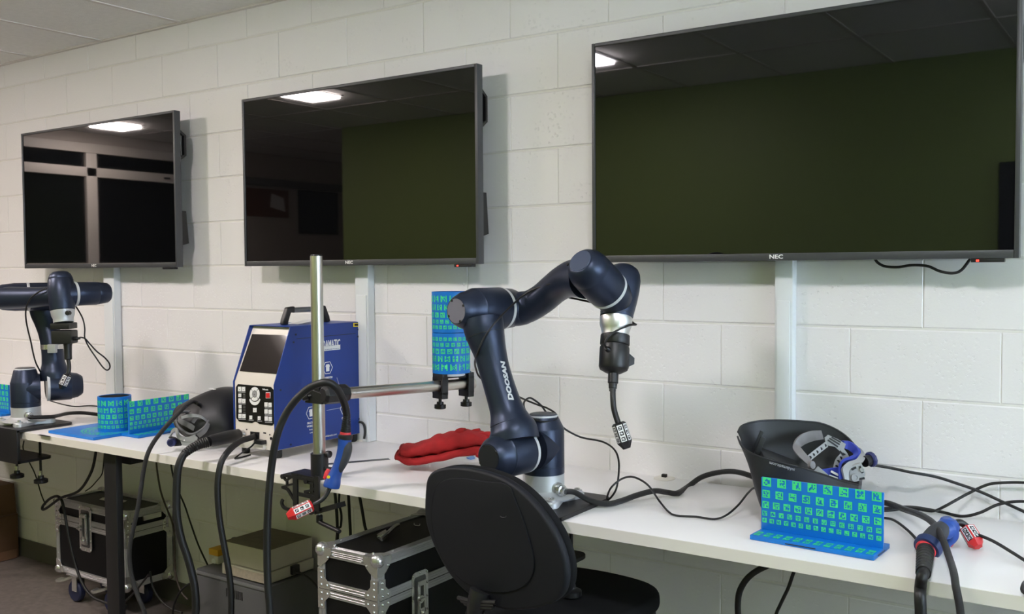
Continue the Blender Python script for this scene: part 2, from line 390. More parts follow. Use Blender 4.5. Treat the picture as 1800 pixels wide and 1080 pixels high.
# cable trunking on the wall
def trunking(x0, x1, lb):
    t = thing('cable_trunking', lb, 'trunking', ((x0+x1)/2, 0, DESK), 'white trunking strips below the displays')
    MB().box((x0, -.042, DESK+.0005), (x1, -.003, 2.2), bev=.004).build('channel', M_TRUNK, t)
    MB().box((x0+.008, -.047, DESK+.0005), (x1-.008, -.0415, 1.52), bev=.002).build('lid', M_TRUNK, t)
trunking(-1.885, -1.795, 'white vertical trunking strip under the farthest display')
trunking(-.140, -.068, 'white vertical trunking strip behind the blue simulator box')
trunking(1.612, 1.668, 'white vertical trunking strip under the largest, nearest display')
# ================================================================ DISPLAYS
def display(x0, x1, z0, z1, lb, logo, sensor=True):
    y = -.13; t = thing('wall_display', lb, 'display', ((x0+x1)/2, -.06, z0), 'wall mounted black displays')
    b = .012; bb = .022; d = .034
    fr = MB()
    for a, c in (((x0, z0), (x0+b, z1)), ((x1-b, z0), (x1, z1)), ((x0+b, z1-b), (x1-b, z1)), ((x0+b, z0), (x1-b, z0+bb))):
        fr.box((a[0], y, a[1]), (c[0], y+d, c[1]), bev=.0025)
    fr.build('bezel', M_BEZEL, t)
    MB().box((x0+b-.001, y+.004, z0+bb-.001), (x1-b+.001, y+.02, z1-b+.001)).build('screen', M_DKSCREEN, t)
    MB().box((x0+.004, y+.02, z0+.004), (x1-.004, y+d+.002, z1-.004)).box((x0+.12, y+d, z0+.08), (x1-.12, -.05, z1-.1), bev=.012).build('back_housing', M_TVBACK, t)
    for za, zb in ((z1-.20, z1-.11), (z0+.10, z0+.26)):          # carrying handles on the right edge
        h = MB(); X = x1-.02; yb = y+d-.004
        hi = za > (z0+z1)/2
        if hi: h.bar([(X, yb, zb+.02), (X, yb+.03, zb), (X, yb+.03, za), (X, yb, za-.02)], .012, (.018, 0, 0))
        else: h.prism([(X-.012, yb, za), (X-.012, yb+.042, za+.01), (X-.012, yb+.03, zb), (X-.012, yb, zb)], (.026, 0, 0))
        h.build('carry_handle', M_BLKPL, t, ang=20)
    for xx in (x0+.42, x1-.46): MB().box((xx, -.052, z0+.04), (xx+.035, -.03, z1-.05), bev=.003).build('mount_rail', M_BLKMET, t)
    MB().box((x0+.40, -.031, z0+.22), (x1-.40, -.0046, z1-.28), bev=.004).build('mount_plate', M_BLKMET, t)
    if logo: text('logo', logo, .017, ((x0+x1)/2-.03, y-.0002, z0+.006), (1, 0, 0), (0, 0, 1), M_WHITE, t, bold=.0004, sx=1.25)
    if sensor:
        MB().box((x1-.115, y+.004, z0-.010), (x1-.035, y+.03, z0+.001), bev=.002).build('sensor_bar', M_BLKPL, t)
        MB().box((x1-.102, y+.0025, z0-.008), (x1-.095, y+.006, z0-.003)).build('indicator_lamp', M_LED if x1 > -1 else M_BLKPL, t)
display(-2.462, -1.168, 1.641, 2.359, 'black wall display farthest along the wall, mirroring a pale window frame', 'NEC')
display(-.706, .552, 1.641, 2.359, 'middle black wall display above the blue simulator box', 'NEC')
display(1.021, 2.290, 1.642, 2.364, 'largest-looking black wall display, above the upturned welding helmet', 'NEC')
cable('display_cable', [ony(1536, 452, -.07), ony(1543, 462, -.07), ony(1556, 468.5, -.07), ony(1578, 470, -.07), ony(1602, 466.5, -.07), ony(1630, 468, -.07), ony(1652, 477, -.07), ony(1674, 480.5, -.07), ony(1690, 475, -.07), ony(1706, 455, -.075)], .004, 'black cable drooping below the largest display')
# ================================================================ DESK
DT = .033; DF = -.665
dk = thing('long_desk', 'long white laminate desk along the block wall on black steel legs', 'desk', (0, -.37, 0))
MB().box((-3.2, DF, DESK-DT), (3.0, -.003, DESK), bev=.0015).build('worktop', M_DESK, dk)
MB().box((-3.2, DF-.0015, DESK-DT+.001), (3.0, DF, DESK-.001)).build('edge_band', M_DESKEDGE, dk)
for x in (-.962, 2.72, -2.9):
    MB().box((x-.042, -.63, .03), (x+.042, -.60, DESK-DT), bev=.004).build('leg', M_BLKMET, dk)
    MB().box((x-.05, -.57, DESK-DT-.06), (x+.05, -.06, DESK-DT)).box((x-.05, -.65, .002), (x+.05, -.30, .03)).build('leg_frame', M_BLKMET, dk)
for px, py, lb in ((1168, 842, 'white round desk grommet with dark cable hole beside thin black cable'), (637, 774, 'white round desk grommet with cables behind the blue simulator box')):
    c = onz(px, py, DESK); t = thing('cable_grommet', lb, 'grommet', c)
    MB().rev(c, c+Vector((0, 0, 1)), [(0.0004, .036), (.003, .035), (.005, .03), (.005, .012)], 28).build('ring', M_CABGREY, t)
    MB().rev(c, c+Vector((0, 0, 1)), [(.004, .0105), (.0062, .010), (.0062, 0)], 20).build('plug', M_CABGREY, t)
    MB().box(c+Vector((-.008, -.008, .005)), c+Vector((.008, .006, .016)), bev=.002).build('cable_stub', M_BLKRUB, t)
# ================================================================ ROBOT ARMS
PT = DESK+.0125
def bracket(bx, by0, lb, screws, knobz):
    """desk clamp: top plate, front plate, lower jaw, two clamp screws"""
    x0, x1 = bx-.156, bx+.156; yb, yf = by0
    t = thing('robot_clamp_bracket', lb, 'bracket', (bx, yf, .78), 'steel clamp brackets under the robot arms')
    o = [(x0, yf, DESK+.0005), (x1, yf, DESK+.0005)]
    o += [(x1-.03+.03*math.cos(a), yb-.03+.03*math.sin(a), DESK+.0005) for a in (0, .5, 1.05, PI/2)]
    o += [(x0+.03-.03*math.sin(a), yb-.03+.03*math.cos(a), DESK+.0005) for a in (0, .5, 1.05, PI/2)]
    MB().prism(o, (0, 0, .012)).build('top_plate', M_BLKMET, t, bev=.001)
    MB().box((x0, yf-.001, .783), (x1, yf+.014, DESK+.0130), bev=.002).build('front_plate', M_BLKMET, t)
    yl = yf+.165
    o = [(x0, yf, .784), (x1, yf, .784)]
    o += [(x1-.03+.03*math.cos(a), yl-.03+.03*math.sin(a), .784) for a in (0, .5, 1.05, PI/2)]
    o += [(x0+.03-.03*math.sin(a), yl-.03+.03*math.cos(a), .784) for a in (0, .5, 1.05, PI/2)]
    MB().prism(o, (0, 0, .012)).build('lower_jaw', M_BLKMET, t, bev=.001)
    for sx, sy in screws:
        s = MB().cyl((sx, sy, knobz), (sx, sy, DESK-DT-.001), .0055, 12).build('clamp_screw', M_BLKMET, t)
        MB().rev((sx, sy, knobz), (sx, sy, knobz+1), [(.012, .0085), (.034, .0085)], 6).build('nut', M_CHROME, s)
        k = MB(); k.rev((sx, sy, knobz), (sx, sy, knobz+1), [(-.022, .026), (-.02, .03), (-.006, .03), (-.002, .022), (0, .014), (.012, .012)], 18)
        for v in range(0): pass
        k.build('star_knob', M_BLKPL, s)
def rbase(B, t):
    """cast base: four-lobed flange and cylinder"""
    bx, by = B; h = .085; ol = []
    for q in range(4):
        a0 = q*PI/2+PI/4; c = Vector((h*math.sqrt(2)*.86*math.cos(a0), h*math.sqrt(2)*.86*math.sin(a0), 0))
        for k in range(7):
            a = a0-PI/2*.9+k*PI*.9/6; ol.append(c+Vector((math.cos(a)*.022, math.sin(a)*.022, 0)))
        m = a0+PI/4; ol.append(Vector((math.cos(m)*h*.80, math.sin(m)*h*.80, 0)))
    ol = [Vector((bx, by, PT))+p for p in ol]
    fl = MB(); c = Vector((bx, by, PT))
    fl.loft([[p for p in ol], [p+Vector((0, 0, .014)) for p in ol], [c+(p-c)*.97+Vector((0, 0, .018)) for p in ol]])
    fl.rev((bx, by, PT), (bx, by, PT+1), [(.014, .098), (.019, .088), (.026, .072), (.034, .064)], 40, cap=False)
    for q in range(4):
        a0 = q*PI/2+PI/4; p = (bx+h*math.sqrt(2)*.86*math.cos(a0), by+h*math.sqrt(2)*.86*math.sin(a0))
        fl.cyl((p[0], p[1], PT+.017), (p[0], p[1], PT+.023), .015, 18)
    f = fl.build('base_flange', M_SILVER, t)
    for q in range(4):
        a0 = q*PI/2+PI/4; p = (bx+h*math.sqrt(2)*.86*math.cos(a0), by+h*math.sqrt(2)*.86*math.sin(a0))
        MB().rev((p[0], p[1], PT+.0225), (p[0], p[1], 9), [(0, .008), (.006, .008), (.006, .004), (.003, .004)], 6).build('bolt', M_CHROME, f)
def smooth_tube(name, spec, t, m=M_NAVY, n=28, seg=6, cap=True):
    """spec: (px, py, depth, radius in photo pixels)"""
    P = [at(a, b, d) for a, b, d, r in spec]; R = [r*d/F for a, b, d, r in spec]
    return MB().tube(cat_rom(P, seg), crs(R, seg), n, cap).build(name, m, t)
def dots(pts, parent, name='cover_screw', r=.0035):
    for p, n in pts:
        MB().cyl(p-n*.001, p+n*.0012, r, 10).build(name, M_BLKPL, parent)
def seam(A, ax, r, parent, w=.0016, m=M_BLKPL):
    MB().rev(A-ax*w/2, A+ax, [(0, r-.002), (0, r), (w, r), (w, r-.002)], 40, cap=False).build('seam', m, parent)
def tip(name, A, B, r, parent, body, face, pr):
    """hexagonal torch tip with three printed tags on each long face"""
    A, B = Vector(A), Vector(B); ax = (B-A).normalized(); L = (B-A).length
    t = MB().rev(A, B, [(0, r*.7), (L*.06, r*.95), (L*.75, r), (L*.93, r*.62), (L, r*.5)], 6).build(name, body, parent, ang=15)
    up = Vector((0, 0, 1)) if abs(ax.z) < .9 else Vector((1, 0, 0)); nx = ax.cross(up).normalized(); ny = ax.cross(nx)
    rr = random.Random(5); fm = MB(); tm = MB()
    for k in range(6):
        a = 2*PI*(k+.5)/6; n = nx*math.cos(a)+ny*math.sin(a); s = ax.cross(n).normalized()
        rad = r*math.cos(PI/6)*.985
        def P(u, v, l): return A+ax*(L*u)+s*v+n*(rad*(.955+.045*min(1, u/.75))+l)
        w = r*.37
        fm.add([P(.09, -w, .0004), P(.72, -w, .0004), P(.72, w, .0004), P(.09, w, .0004)], [(0, 1, 2, 3)], False)
        for q in range(3):
            du = w*1.35/5/L; u0 = .14+q*.205; dv = w*1.35/5
            for i in range(5):
                for j in range(5):
                    if i in (0, 4) or j in (0, 4) or rr.random() < .45:
                        tm.add([P(u0+du*i, -w*.675+dv*j, .0007), P(u0+du*(i+1), -w*.675+dv*j, .0007), P(u0+du*(i+1), -w*.675+dv*(j+1), .0007), P(u0+du*i, -w*.675+dv*(j+1), .0007)], [(0, 1, 2, 3)], False)
    fm.build('white_face', face, t); tm.build('printed_tags', pr, t)
    return t

# ---------------------------------------------------------------- near robot
B2 = (1.075, -.525); d2 = dep((B2[0], B2[1], .95))
bracket(1.075, (-.38, -.69), 'black steel clamp bracket holding the near robot arm, behind the chair', [(1.185, -.55), (.965, -.55)], .69)
R2 = thing('desk_robot', 'navy robot arm with lettering on its upper arm, reaching over the white desk', 'robot arm', (B2[0], B2[1], PT), 'robot arms clamped to the desk')
rbase(B2, R2)
zb = at(956, 838, d2-.06).z; zt = at(956, 727, d2).z
rb = .0625
MB().rev((*B2, PT), (*B2, 9), [(.016, rb+.001), (.03, rb), (zb-PT, rb)], 48).build('base_column', M_SILVER, R2)
zsh = at(985, 752, d2).z
# connector on the base
cp = at(990, 856, d2-.03)
e = MB(); ax = Vector((.95, -.25, -.12)).normalized(); c0 = Vector((B2[0], B2[1], cp.z))+Vector((.95, -.3, 0)).normalized()*(rb-.004)
e.rev(c0, c0+ax, [(0, .019), (.008, .019), (.008, .013), (.016, .013), (.016, .0165), (.026, .0165), (.028, .012), (.038, .012)], 20); e.build('power_connector', M_CHROME, R2)
CONN2 = c0+ax*.036
sh = MB().rev((*B2, zb), (*B2, 9), [(0, rb+.0005), (.022, rb+.0005), (.0225, rb-.0006), (.0235, rb-.0006), (.024, rb+.0005), (zsh-zb, rb), (zsh-zb+.004, rb-.002), (zt-zb-.012, .047), (zt-zb-.006, .044)], 48)
a2 = Vector((-.13, -.99, 0)).normalized()
rj = at(934, 789, d2-.045); J2z = rj.z; J2 = Vector((B2[0], B2[1], J2z))
sh.rev(J2-a2*.03, J2+a2, [(0, .05), (.03, .063), (.088, .064)], 40)
so = sh.build('shoulder_housing', M_NAVY, R2)
MB().rev((*B2, zt-.008), (*B2, 9), [(0, .0445), (.004, .0445), (.0065, .043)], 40, cap=False).build('light_ring', M_RING, R2)
MB().rev((*B2, zt-.004), (*B2, 9), [(0, .043), (.004, .041), (.006, .034)], 40).build('top_cap', M_NAVY, R2)
MB().rev(J2+a2*.0875, J2+a2, [(0, .0645), (.001, .0655), (.011, .0655), (.012, .0645)], 48).build('light_ring', M_RING, R2)
lo = MB().rev(J2+a2*.099, J2+a2, [(0, .0655), (.085, .0655), (.087, .0645), (.09, .0645), (.094, .0605), (.118, .0555), (.134, .046), (.14, .040)], 48)
# neck from lower housing up into the arm
UA = [(905, 775, 0), (902, 757, 0), (897, 742, 0), (891, 722, 0), (881, 690, 0), (869, 650, 0), (862, 622, 0), (856, 600, 0), (851, 580, 0), (848, 562, 0)]
UR = [44, 43, 37, 30.5, 28, 27.5, 29, 32.5, 35.5, 36]
s_h = .145; dA = dep(J2+a2*s_h); 
def dUA(py): return dA + (775-py)/(775-548)*.085
lo.tube(cat_rom([at(a, b, dUA(b)) for a, b, _ in UA[:3]], 5), crs([r*dA/F for r in UR[:3]], 5), 32)
lo_o = lo.build('lower_housing', M_NAVY, R2)
MB().rev(J2+a2*.2385, J2+a2, [(0, .0375), (.0012, .0365)], 32).build('end_cap', M_NAVYCAP, lo_o)
ua = smooth_tube('upper_arm', [(a, b, dUA(b), r) for (a, b, _), r in list(zip(UA, UR))[2:]], R2, n=32)
def ring_seam(p0, p1, r, par):
    A = at(p0[0], p0[1], dUA(p0[1])); B = at(p1[0], p1[1], dUA(p1[1])); ax = (B-A).normalized()
    seam(A, ax, r, par)
ring_seam((895.5, 737), (893, 729), 34.6*dA/F, ua)
ring_seam((853, 590), (851, 582), 34.6*(dA+.08)/F, ua)
# elbow
er = at(876, 543, d2+.075); ez = er.z
ec = er + a2*.155
MB().rev(er, er+a2, [(0, .066), (.106, .066), (.109, .0645), (.112, .0645), (.117, .0605), (.150, .055), (.172, .046), (.183, .0385)], 48).build('elbow_housing', M_NAVY, R2)
cap = MB().rev(er+a2*.1825, er+a2, [(0, .037), (.0012, .036)], 32).build('end_cap', mat('satin_grey_cap', (112, 110, 122), .35), R2)
nn = a2; 
for k in range(4):
    a = .5+k*PI/2; side = Vector((0, 0, 1)).cross(a2).normalized()
    p = er+a2*.1832+side*(.034*math.cos(a))+Vector((0, 0, .034*math.sin(a))); MB().cyl(p, p+a2*.0008, .0042, 10).build('cover_screw', M_BLKPL, cap)
    p = J2+a2*.2395+side*(.036*math.cos(a))+Vector((0, 0, .036*math.sin(a))); MB().cyl(p-a2*.002, p+a2*.0008, .0042, 10).build('cover_screw', M_BLKPL, lo_o)
MB().rev(er-a2*.013, er+a2, [(0, .0635), (.001, .0655), (.012, .0655), (.013, .065)], 48).build('light_ring', M_RING, R2)
eb = MB().rev(er-a2*.012, er-a2*2, [(0, .064), (.04, .061), (.075, .05), (.088, .03)], 40)
eb.tube(cat_rom([at(888, 543, d2+.09), at(912, 543, d2+.10), at(930, 539, d2+.085)], 5), crs([.054, .0535, .047], 5), 32)
eb.build('elbow_link', M_NAVY, R2)
dW = d2-.13
FA = [(918, 542, d2+.098, 30), (934, 537, d2+.08, 27.5), (955, 524, d2+.045, 27), (975, 507, d2+.005, 27.5), (993, 495, d2-.04, 30), (1012, 489, d2-.085, 34), (1030, 490, dW, 36)]
fo = smooth_tube('forearm', FA, R2, n=32)
# wrist
wA = at(1020, 459, d2-.215); wB = at(1068, 510, d2-.115); wx = (wB-wA).normalized(); wl = (wB-wA).length
MB().rev(wA, wB, [(0, .034), (.003, .039), (.010, .046), (.028, .056), (.05, .0605), (.053, .0595), (.056, .0605), (wl-.02, .062), (wl, .059)], 48).build('wrist_housing', M_NAVY, R2)
wc = MB().rev(wA-wx*.0012, wB, [(0, .033), (.0015, .034)], 32).build('end_cap', mat('satin_blue_cap', (72, 82, 104), .36, metal=.3), R2)
for px, py in ((1001, 468), (1022, 474)):
    p = onp(px, py, wA+wx*.018, wx)
    MB().cyl(p-wx*.012, p-wx*.006, .004, 10).build('cover_screw', M_BLKPL, wc)
MB().rev(wB-wx*.004, wB+wx, [(0, .0590), (.001, .0605), (.010, .0605), (.011, .058)], 48).build('light_ring', M_RING, R2)
T6 = at(1096, 486, d2-.035); B6 = at(1083, 559, d2-.075); x6 = (B6-T6).normalized(); l6 = (B6-T6).length
hd = MB().rev(T6-x6*.035, B6, [(0, .012), (.004, .028), (.012, .040), (.026, .048), (.045, .0525), (.075, .054), (.11, .0525), (l6+.032, .0475), (l6+.036, .047)], 48)
hd.rev(wB+wx*.004, wB+wx*9, [(0, .056), (.03, .055), (.06, .046), (.075, .03)], 40)
hd.build('flange_housing', M_NAVY, R2)
seam(B6-x6*.012, x6, .0489, R2)
b7 = at(1081.5, 590, d2-.09)
MB().rev(B6, b7, [(0, .0475), (.003, .0478), (.022, .0470), (.036, .0425), (.044, .0400), ((b7-B6).length+.001, .0395)], 48).build('tool_flange', mat('bright_machined_aluminium', (222, 222, 222), .38, metal=1.), R2)
x7 = (b7-B6).normalized()
tt = MB().rev(b7, b7+x7, [(0, .040), (.001, .0425), (.027, .0430), (.030, .041)], 48)
tt.rev(b7+x7*.031, b7+x7*2, [(0, .040), (.003, .0405), (.006, .040)], 40)
to = tt.build('torch_coupling', M_BLKPL, R2)
tb = MB().rev(b7+x7*.036, b7+x7*2, [(0, .0425), (.004, .0432), (.058, .0432), (.066, .040), (.074, .026), (.078, .0165)], 8 if False else 40)
q = b7+x7*.05
wd = RGT*.9+FWD*.3
tb.prism([q+wd*.030-x7*.010-FWD*.015, q+wd*.066+x7*.018-FWD*.015, q+wd*.066+x7*.036-FWD*.015, q+wd*.026+x7*.052-FWD*.015], FWD*.03)
tb.build('torch_body', M_BLKPL, R2)
e7 = b7+x7*.150
tn = MB().rev(b7+x7*.075, e7, [(0, .0155), (.066, .0150), (.068, .0125), (.082, .0115), (.083, .0095), (.09, .0095)], 24); tn.build('torch_tube', M_BLKPL, R2)
for k in range(3):
    p = b7+x7*(.144+.004*k); MB().rev(p, p+x7, [(0, .0115), (.0022, .0115)], 20).build('clamp_ring', M_BLKMET, R2)
nk = [e7, at(1077.5, 700, dep(e7)-.012), at(1079, 718, dep(e7)-.02), at(1083, 733, dep(e7)-.026), at(1087.5, 746, dep(e7)-.032)]
MB().tube(cat_rom(nk, 6), .0082, 16).build('torch_neck', M_BLKPL, R2)
tip('torch_tip', nk[-1]-(nk[-1]-nk[-2])*.2, at(1102, 789, dep(e7)-.04), .0215, R2, M_BLKPL, M_WHITE, M_BLKPL)
# tool connector
cn = at(1066, 612, dep(b7)-.055); cd = (at(1078, 624, dep(b7)-.03)-cn).normalized()
MB().rev(cn, cn+cd, [(0, .006), (.006, .0085), (.02, .0085), (.024, .011), (.045, .011)], 16).build('tool_plug', M_BLKPL, R2)
# lettering along the upper arm
rl_ = 28*dA/F; p0 = at(884.5, 703, dUA(703))+(RGT*.46-FWD*.89)*rl_; p1 = at(865.5, 634, dUA(634))+(RGT*.62-FWD*.78)*rl_
xd = (p1-p0).normalized(); nd = (RGT*.55-FWD*.835).normalized(); nd = (nd-xd*nd.dot(xd)).normalized(); yd = nd.cross(xd); p0 = p0-yd*.0065; p1 = p1-yd*.0065
lt = text('lettering', 'DOOSAN', .0185, p0, xd, yd, M_RING, ua, bold=.001, shear=.15, lift=0, width=(p1-p0).length)
from mathutils.bvhtree import BVHTree
bvh = BVHTree.FromPolygons([v.co for v in ua.data.vertices], [tuple(p.vertices) for p in ua.data.polygons])
for v in lt.data.vertices:                                   # wrap the print onto the curved arm
    layer = (v.co-p0).dot(nd); q, n_, i_, di = bvh.find_nearest(v.co)
    if (v.co-q).dot(n_) < 0 and n_.dot(nd) < 0: n_ = -n_
    v.co = q+n_*(.0010+(.0004 if layer > 0 else 0))
# cables of the near robot
dU = dep(b7)
cable('robot_cable', [CONN2, at(1010, 866, d2-.05), onz(1036, 880, DESK+.022), onz(1066, 886.5, DESK+.012), onz(1092, 881, DESK+.012), onz(1120, 871, DESK+.022), onz(1150, 863.5, DESK+.03), onz(1172, 866, DESK+.016), onz(1190, 867.5, DESK+.011), ony(1208, 857, -.09), ony(1232, 840, -.06), ony(1260, 831.5, -.05), ony(1290, 829.5, -.05), ony(1322, 838, -.055), ony(1360, 858, -.06), onz(1430, 884, DESK+.012), onz(1520, 888, DESK+.011), onz(1554, 884, DESK+.012), onz(1589, 895.6, DESK+.03), onz(1620, 906.7, DESK+.05), onz(1642, 922, DESK+.06), onz(1656, 946, DESK+.05), onz(1666, 973, DESK+.03), onz(1676, 1005, DESK+.022), ony(1680, 1030, -.682), ony(1684, 1050, -.69), ony(1688, 1075, -.69), ony(1691, 1110, -.69), ony(1693, 1180, -.69)]+down(ony(1693, 1180, -.69), .05), .0085, 'thick braided cable from near robot base, falling over the desk front', M_BRAID)
el = d2
cable('arm_harness', [at(1052, 534, d2-.02), at(1018, 527, d2+.0), at(990, 519.5, d2+.03), at(972, 500, d2-.06), at(955, 504, d2-.02), at(938, 509, d2+.01), at(918, 521, d2+.03), at(900, 537, d2-.01), at(880, 557, d2-.088), at(862, 578, d2-.112), at(849, 598, d2-.108), at(841, 618, d2-.10), at(835, 636, d2-.05), at(837, 650, d2+.02), at(845, 665, d2+.075), at(875, 685, d2+.10), at(907, 696, d2+.09), at(925, 704, d2+.07), at(945, 712, d2+.05), at(962, 718, d2+.03), at(976, 727, d2), at(979, 736, d2-.03), at(968, 741, d2-.05), at(950, 741, d2-.06), at(933, 734, d2-.05), at(923, 721, d2-.01), at(921, 708, d2+.03), at(930, 700, d2+.06), at(940, 704, d2+.075), at(952, 714, d2+.09), at(964, 730, d2+.10), at(985, 748, d2+.11), at(1000, 759, d2+.12), at(1023, 769.6, d2+.13), at(1059, 777, d2+.10), at(1080, 791, d2+.06), at(1087.7, 812, d2+.02), at(1086.7, 841, d2-.02), at(1082.4, 862, d2-.03), onz(1072, 877, PT+.004), onz(1067, 876, PT+.004), at(1074, 858, d2-.06), at(1091, 843.4, d2-.05), at(1108, 838.5, d2-.06), at(1124.7, 843.4, d2-.08), at(1141.5, 856, d2-.11), onz(1158, 880, DESK+.02), onz(1175, 900, DESK+.006), onz(1190, 906.8, DESK+.004), onz(1224, 908.9, DESK+.004), onz(1255.5, 913, DESK+.004), onz(1277, 906, DESK+.012), onz(1298, 888, DESK+.03), onz(1315, 867, DESK+.045), onz(1327, 858, DESK+.04), onz(1345, 862, DESK+.02), onz(1400, 885, DESK+.004)], .0030, 'thin black cable looped on the near robot, trailing across the desk', n=8)
cable('tool_cable', [at(1106, 560, d2+.0), at(1113, 568, d2-.03), at(1118, 571, d2-.06), at(1108, 572, d2-.115), at(1092, 578, d2-.14), at(1078, 585, d2-.145), at(1068, 594, d2-.15), at(1063, 604, d2-.15), cn], .0030, 'short black cable curling round the near robot tool flange', n=8)

# ---------------------------------------------------------------- far robot
B1 = (-1.69, -.57); d1_ = dep((B1[0], B1[1], .95))
bracket(-1.69, (-.43, -.70), 'black steel clamp bracket with knobs under the far robot arm', [(-1.60, -.56), (-1.80, -.56)], .69)
R1 = thing('desk_robot', 'navy robot arm folded over itself, farther one by the farthest display', 'robot arm', (B1[0], B1[1], PT), 'robot arms clamped to the desk')
rbase(B1, R1)
zb1 = at(47, 717, d1_-.05).z; zt1 = zb1+(zt-zb)
MB().rev((*B1, PT), (*B1, 9), [(.016, rb+.001), (.03, rb), (zb1-PT, rb)], 40).build('base_column', M_SILVER, R1)
zs1 = at(25, 672, d1_).z
a1 = Vector((.437, .90, 0)).normalized()
r1 = at(75, 680, d1_+.05); J1 = Vector((B1[0], B1[1], r1.z))
s1 = MB().rev((*B1, zb1), (*B1, 9), [(0, rb+.0005), (.02, rb+.0005), (.0205, rb-.0008), (.0215, rb-.0008), (.022, rb+.0005), (zs1-zb1, rb), (zs1-zb1+.004, rb-.002), (zt1-zb1-.012, .048), (zt1-zb1-.006, .044)], 40)
s1.rev(J1-a1*.03, J1+a1, [(0, .05), (.03, .063), (.088, .064)], 36); s1.build('shoulder_housing', M_NAVY, R1)
MB().rev((*B1, zt1-.008), (*B1, 9), [(0, .0445), (.004, .0445), (.0065, .043)], 36, cap=False).build('light_ring', M_RING, R1)
MB().rev((*B1, zt1-.004), (*B1, 9), [(0, .043), (.004, .041), (.006, .034)], 36).build('top_cap', M_NAVYCAP, R1)
MB().rev(J1+a1*.0875, J1+a1, [(0, .0645), (.001, .0655), (.011, .0655), (.012, .0645)], 40).build('light_ring', M_RING, R1)
l1 = MB().rev(J1+a1*.099, J1+a1, [(0, .0655), (.085, .0655), (.087, .0645), (.09, .0645), (.094, .0605), (.118, .0555), (.134, .046), (.14, .040)], 40)
dN = dep(J1+a1*.145)
l1.tube(cat_rom([at(97, 668, dN), at(96, 655, dN), at(95, 646, dN)], 4), crs([25*dN/F, 24*dN/F, 21*dN/F], 4), 28); l1.build('lower_housing', M_NAVY, R1)
u1 = smooth_tube('upper_arm', [(95, 648, dN, 22), (94, 637, dN, 19), (92, 615, dN, 18), (88, 590, dN+.01, 18), (83, 570, dN+.02, 19.5), (79, 552, dN+.03, 23), (77, 540, dN+.03, 24)], R1)
# elbow
e1 = at(52, 522, dN-.06)
MB().rev(e1, e1+a1, [(0, .064), (.09, .064), (.12, .054), (.14, .04)], 40).build('elbow_housing', M_NAVY, R1)
MB().rev(e1-a1*.012, e1+a1, [(0, .0635), (.001, .0655), (.011, .0655), (.012, .065)], 40).build('light_ring', M_RING, R1)
f0 = at(2, 524, dep(e1-a1*.13))
eb = MB().rev(e1-a1*.011, e1-a1*9, [(0, .064), (.05, .064), (.10, .058), (.13, .045), (.142, .025)], 36)
eb.build('elbow_link', M_NAVY, R1)
df = dep(f0)
smooth_tube('forearm', [(-6, 525, df+.01, 13), (1, 525, df, 18), (14, 524, df-.01, 19.5), (60, 523, df-.05, 18), (100, 520, df-.08, 17), (140, 518, df-.06, 17.5)], R1)
w1 = at(133, 517, df-.12); w2 = at(192, 515, df-.02); wx1 = (w2-w1).normalized(); wl1 = (w2-w1).length
MB().rev(w1, w2, [(0, .050), (.01, .0525), (wl1*.60, .0515), (wl1*.62, .0495), (wl1*.64, .0505), (wl1*.93, .044), (wl1, .036)], 40).build('wrist_housing', M_NAVY, R1)
MB().rev(w1-wx1*.01, w2, [(0, .0525), (.001, .0545), (.010, .0545), (.011, .0535)], 40).build('light_ring', M_RING, R1)
t6 = at(106, 487, df-.15); b6 = at(110, 546, df-.17); y6 = (b6-t6).normalized(); m6 = (b6-t6).length
hd = MB().rev(t6-y6*.022, b6, [(0, .022), (.003, .034), (.012, .043), (.03, .050), (.033, .0495), (.036, .0515), (.09, .055), (m6+.02, .0505), (m6+.022, .05)], 40)
hd.rev(w1-wx1*.07, w1, [(0, .04), (.03, .05), (.066, .0525)], 36); hd.build('flange_housing', M_NAVY, R1)
c6 = at(112, 567, df-.175); q6 = (c6-b6).normalized(); n6 = (c6-b6).length
fl = MB().rev(b6, c6, [(0, .0495), (.022, .0465), (.034, .0415), (n6, .041)], 40).build('tool_flange', M_SILVER, R1)
pp = at(119, 550.5, df-.207); MB().rev(pp, pp-FWD, [(-.015, .010), (.004, .010), (.005, .007), (.002, .006)], 18).build('flange_button', M_BLKPL, fl)
MB().box((-.041, -.041, -.026), (.041, .041, 0), Matrix.Translation(c6+q6*.002)@Matrix.Rotation(YAW*-1, 4, 'Z'), bev=.004).build('torch_coupling', M_BLKPL, R1)
b8 = c6+q6*.034
MB().box((-.043, -.036, -.058), (.043, .036, 0), Matrix.Translation(b8)@Matrix.Rotation(YAW*-1, 4, 'Z'), bev=.007).build('torch_body', M_BLKPL, R1)
MB().rev(at(127, 595.5, df-.185), at(137, 595.5, df-.185), [(0, .006), (.006, .009), (.022, .009), (.026, .005), (.034, .004)], 14).build('tool_plug', M_BLKPL, R1)
n0 = at(119, 604, df-.175); n1 = at(120, 633, df-.18)
MB().rev(n0, n1, [(0, .019), (.012, .0165), ((n1-n0).length-.004, .0155), ((n1-n0).length, .012)], 20).build('torch_tube', M_BLKPL, R1)
nk1 = [n1, at(121.5, 643, df-.182), at(121, 653, df-.186), at(117, 662, df-.19)]
MB().tube(cat_rom(nk1, 6), .0085, 14).build('torch_neck', M_BLKPL, R1)
tip('torch_tip', at(119.5, 659, df-.19), at(107, 684, df-.2), .0205, R1, M_BLKPL, M_WHITE, M_BLKPL)
k = at(92, 613, dN-.055); MB().box((-.018, -.012, -.02), (.018, .012, .02), Matrix.Translation(k)@Matrix.Rotation(YAW*-1, 4, 'Z'), bev=.003).build('cable_clip', M_SILVER, R1)
MB().rev(at(92.2, 614, dN), at(92.1, 610, dN), [(0, .049), (.0, .0505), (.022, .0505), (.022, .049)], 32, cap=False).build('clip_band', M_CHROME, R1)
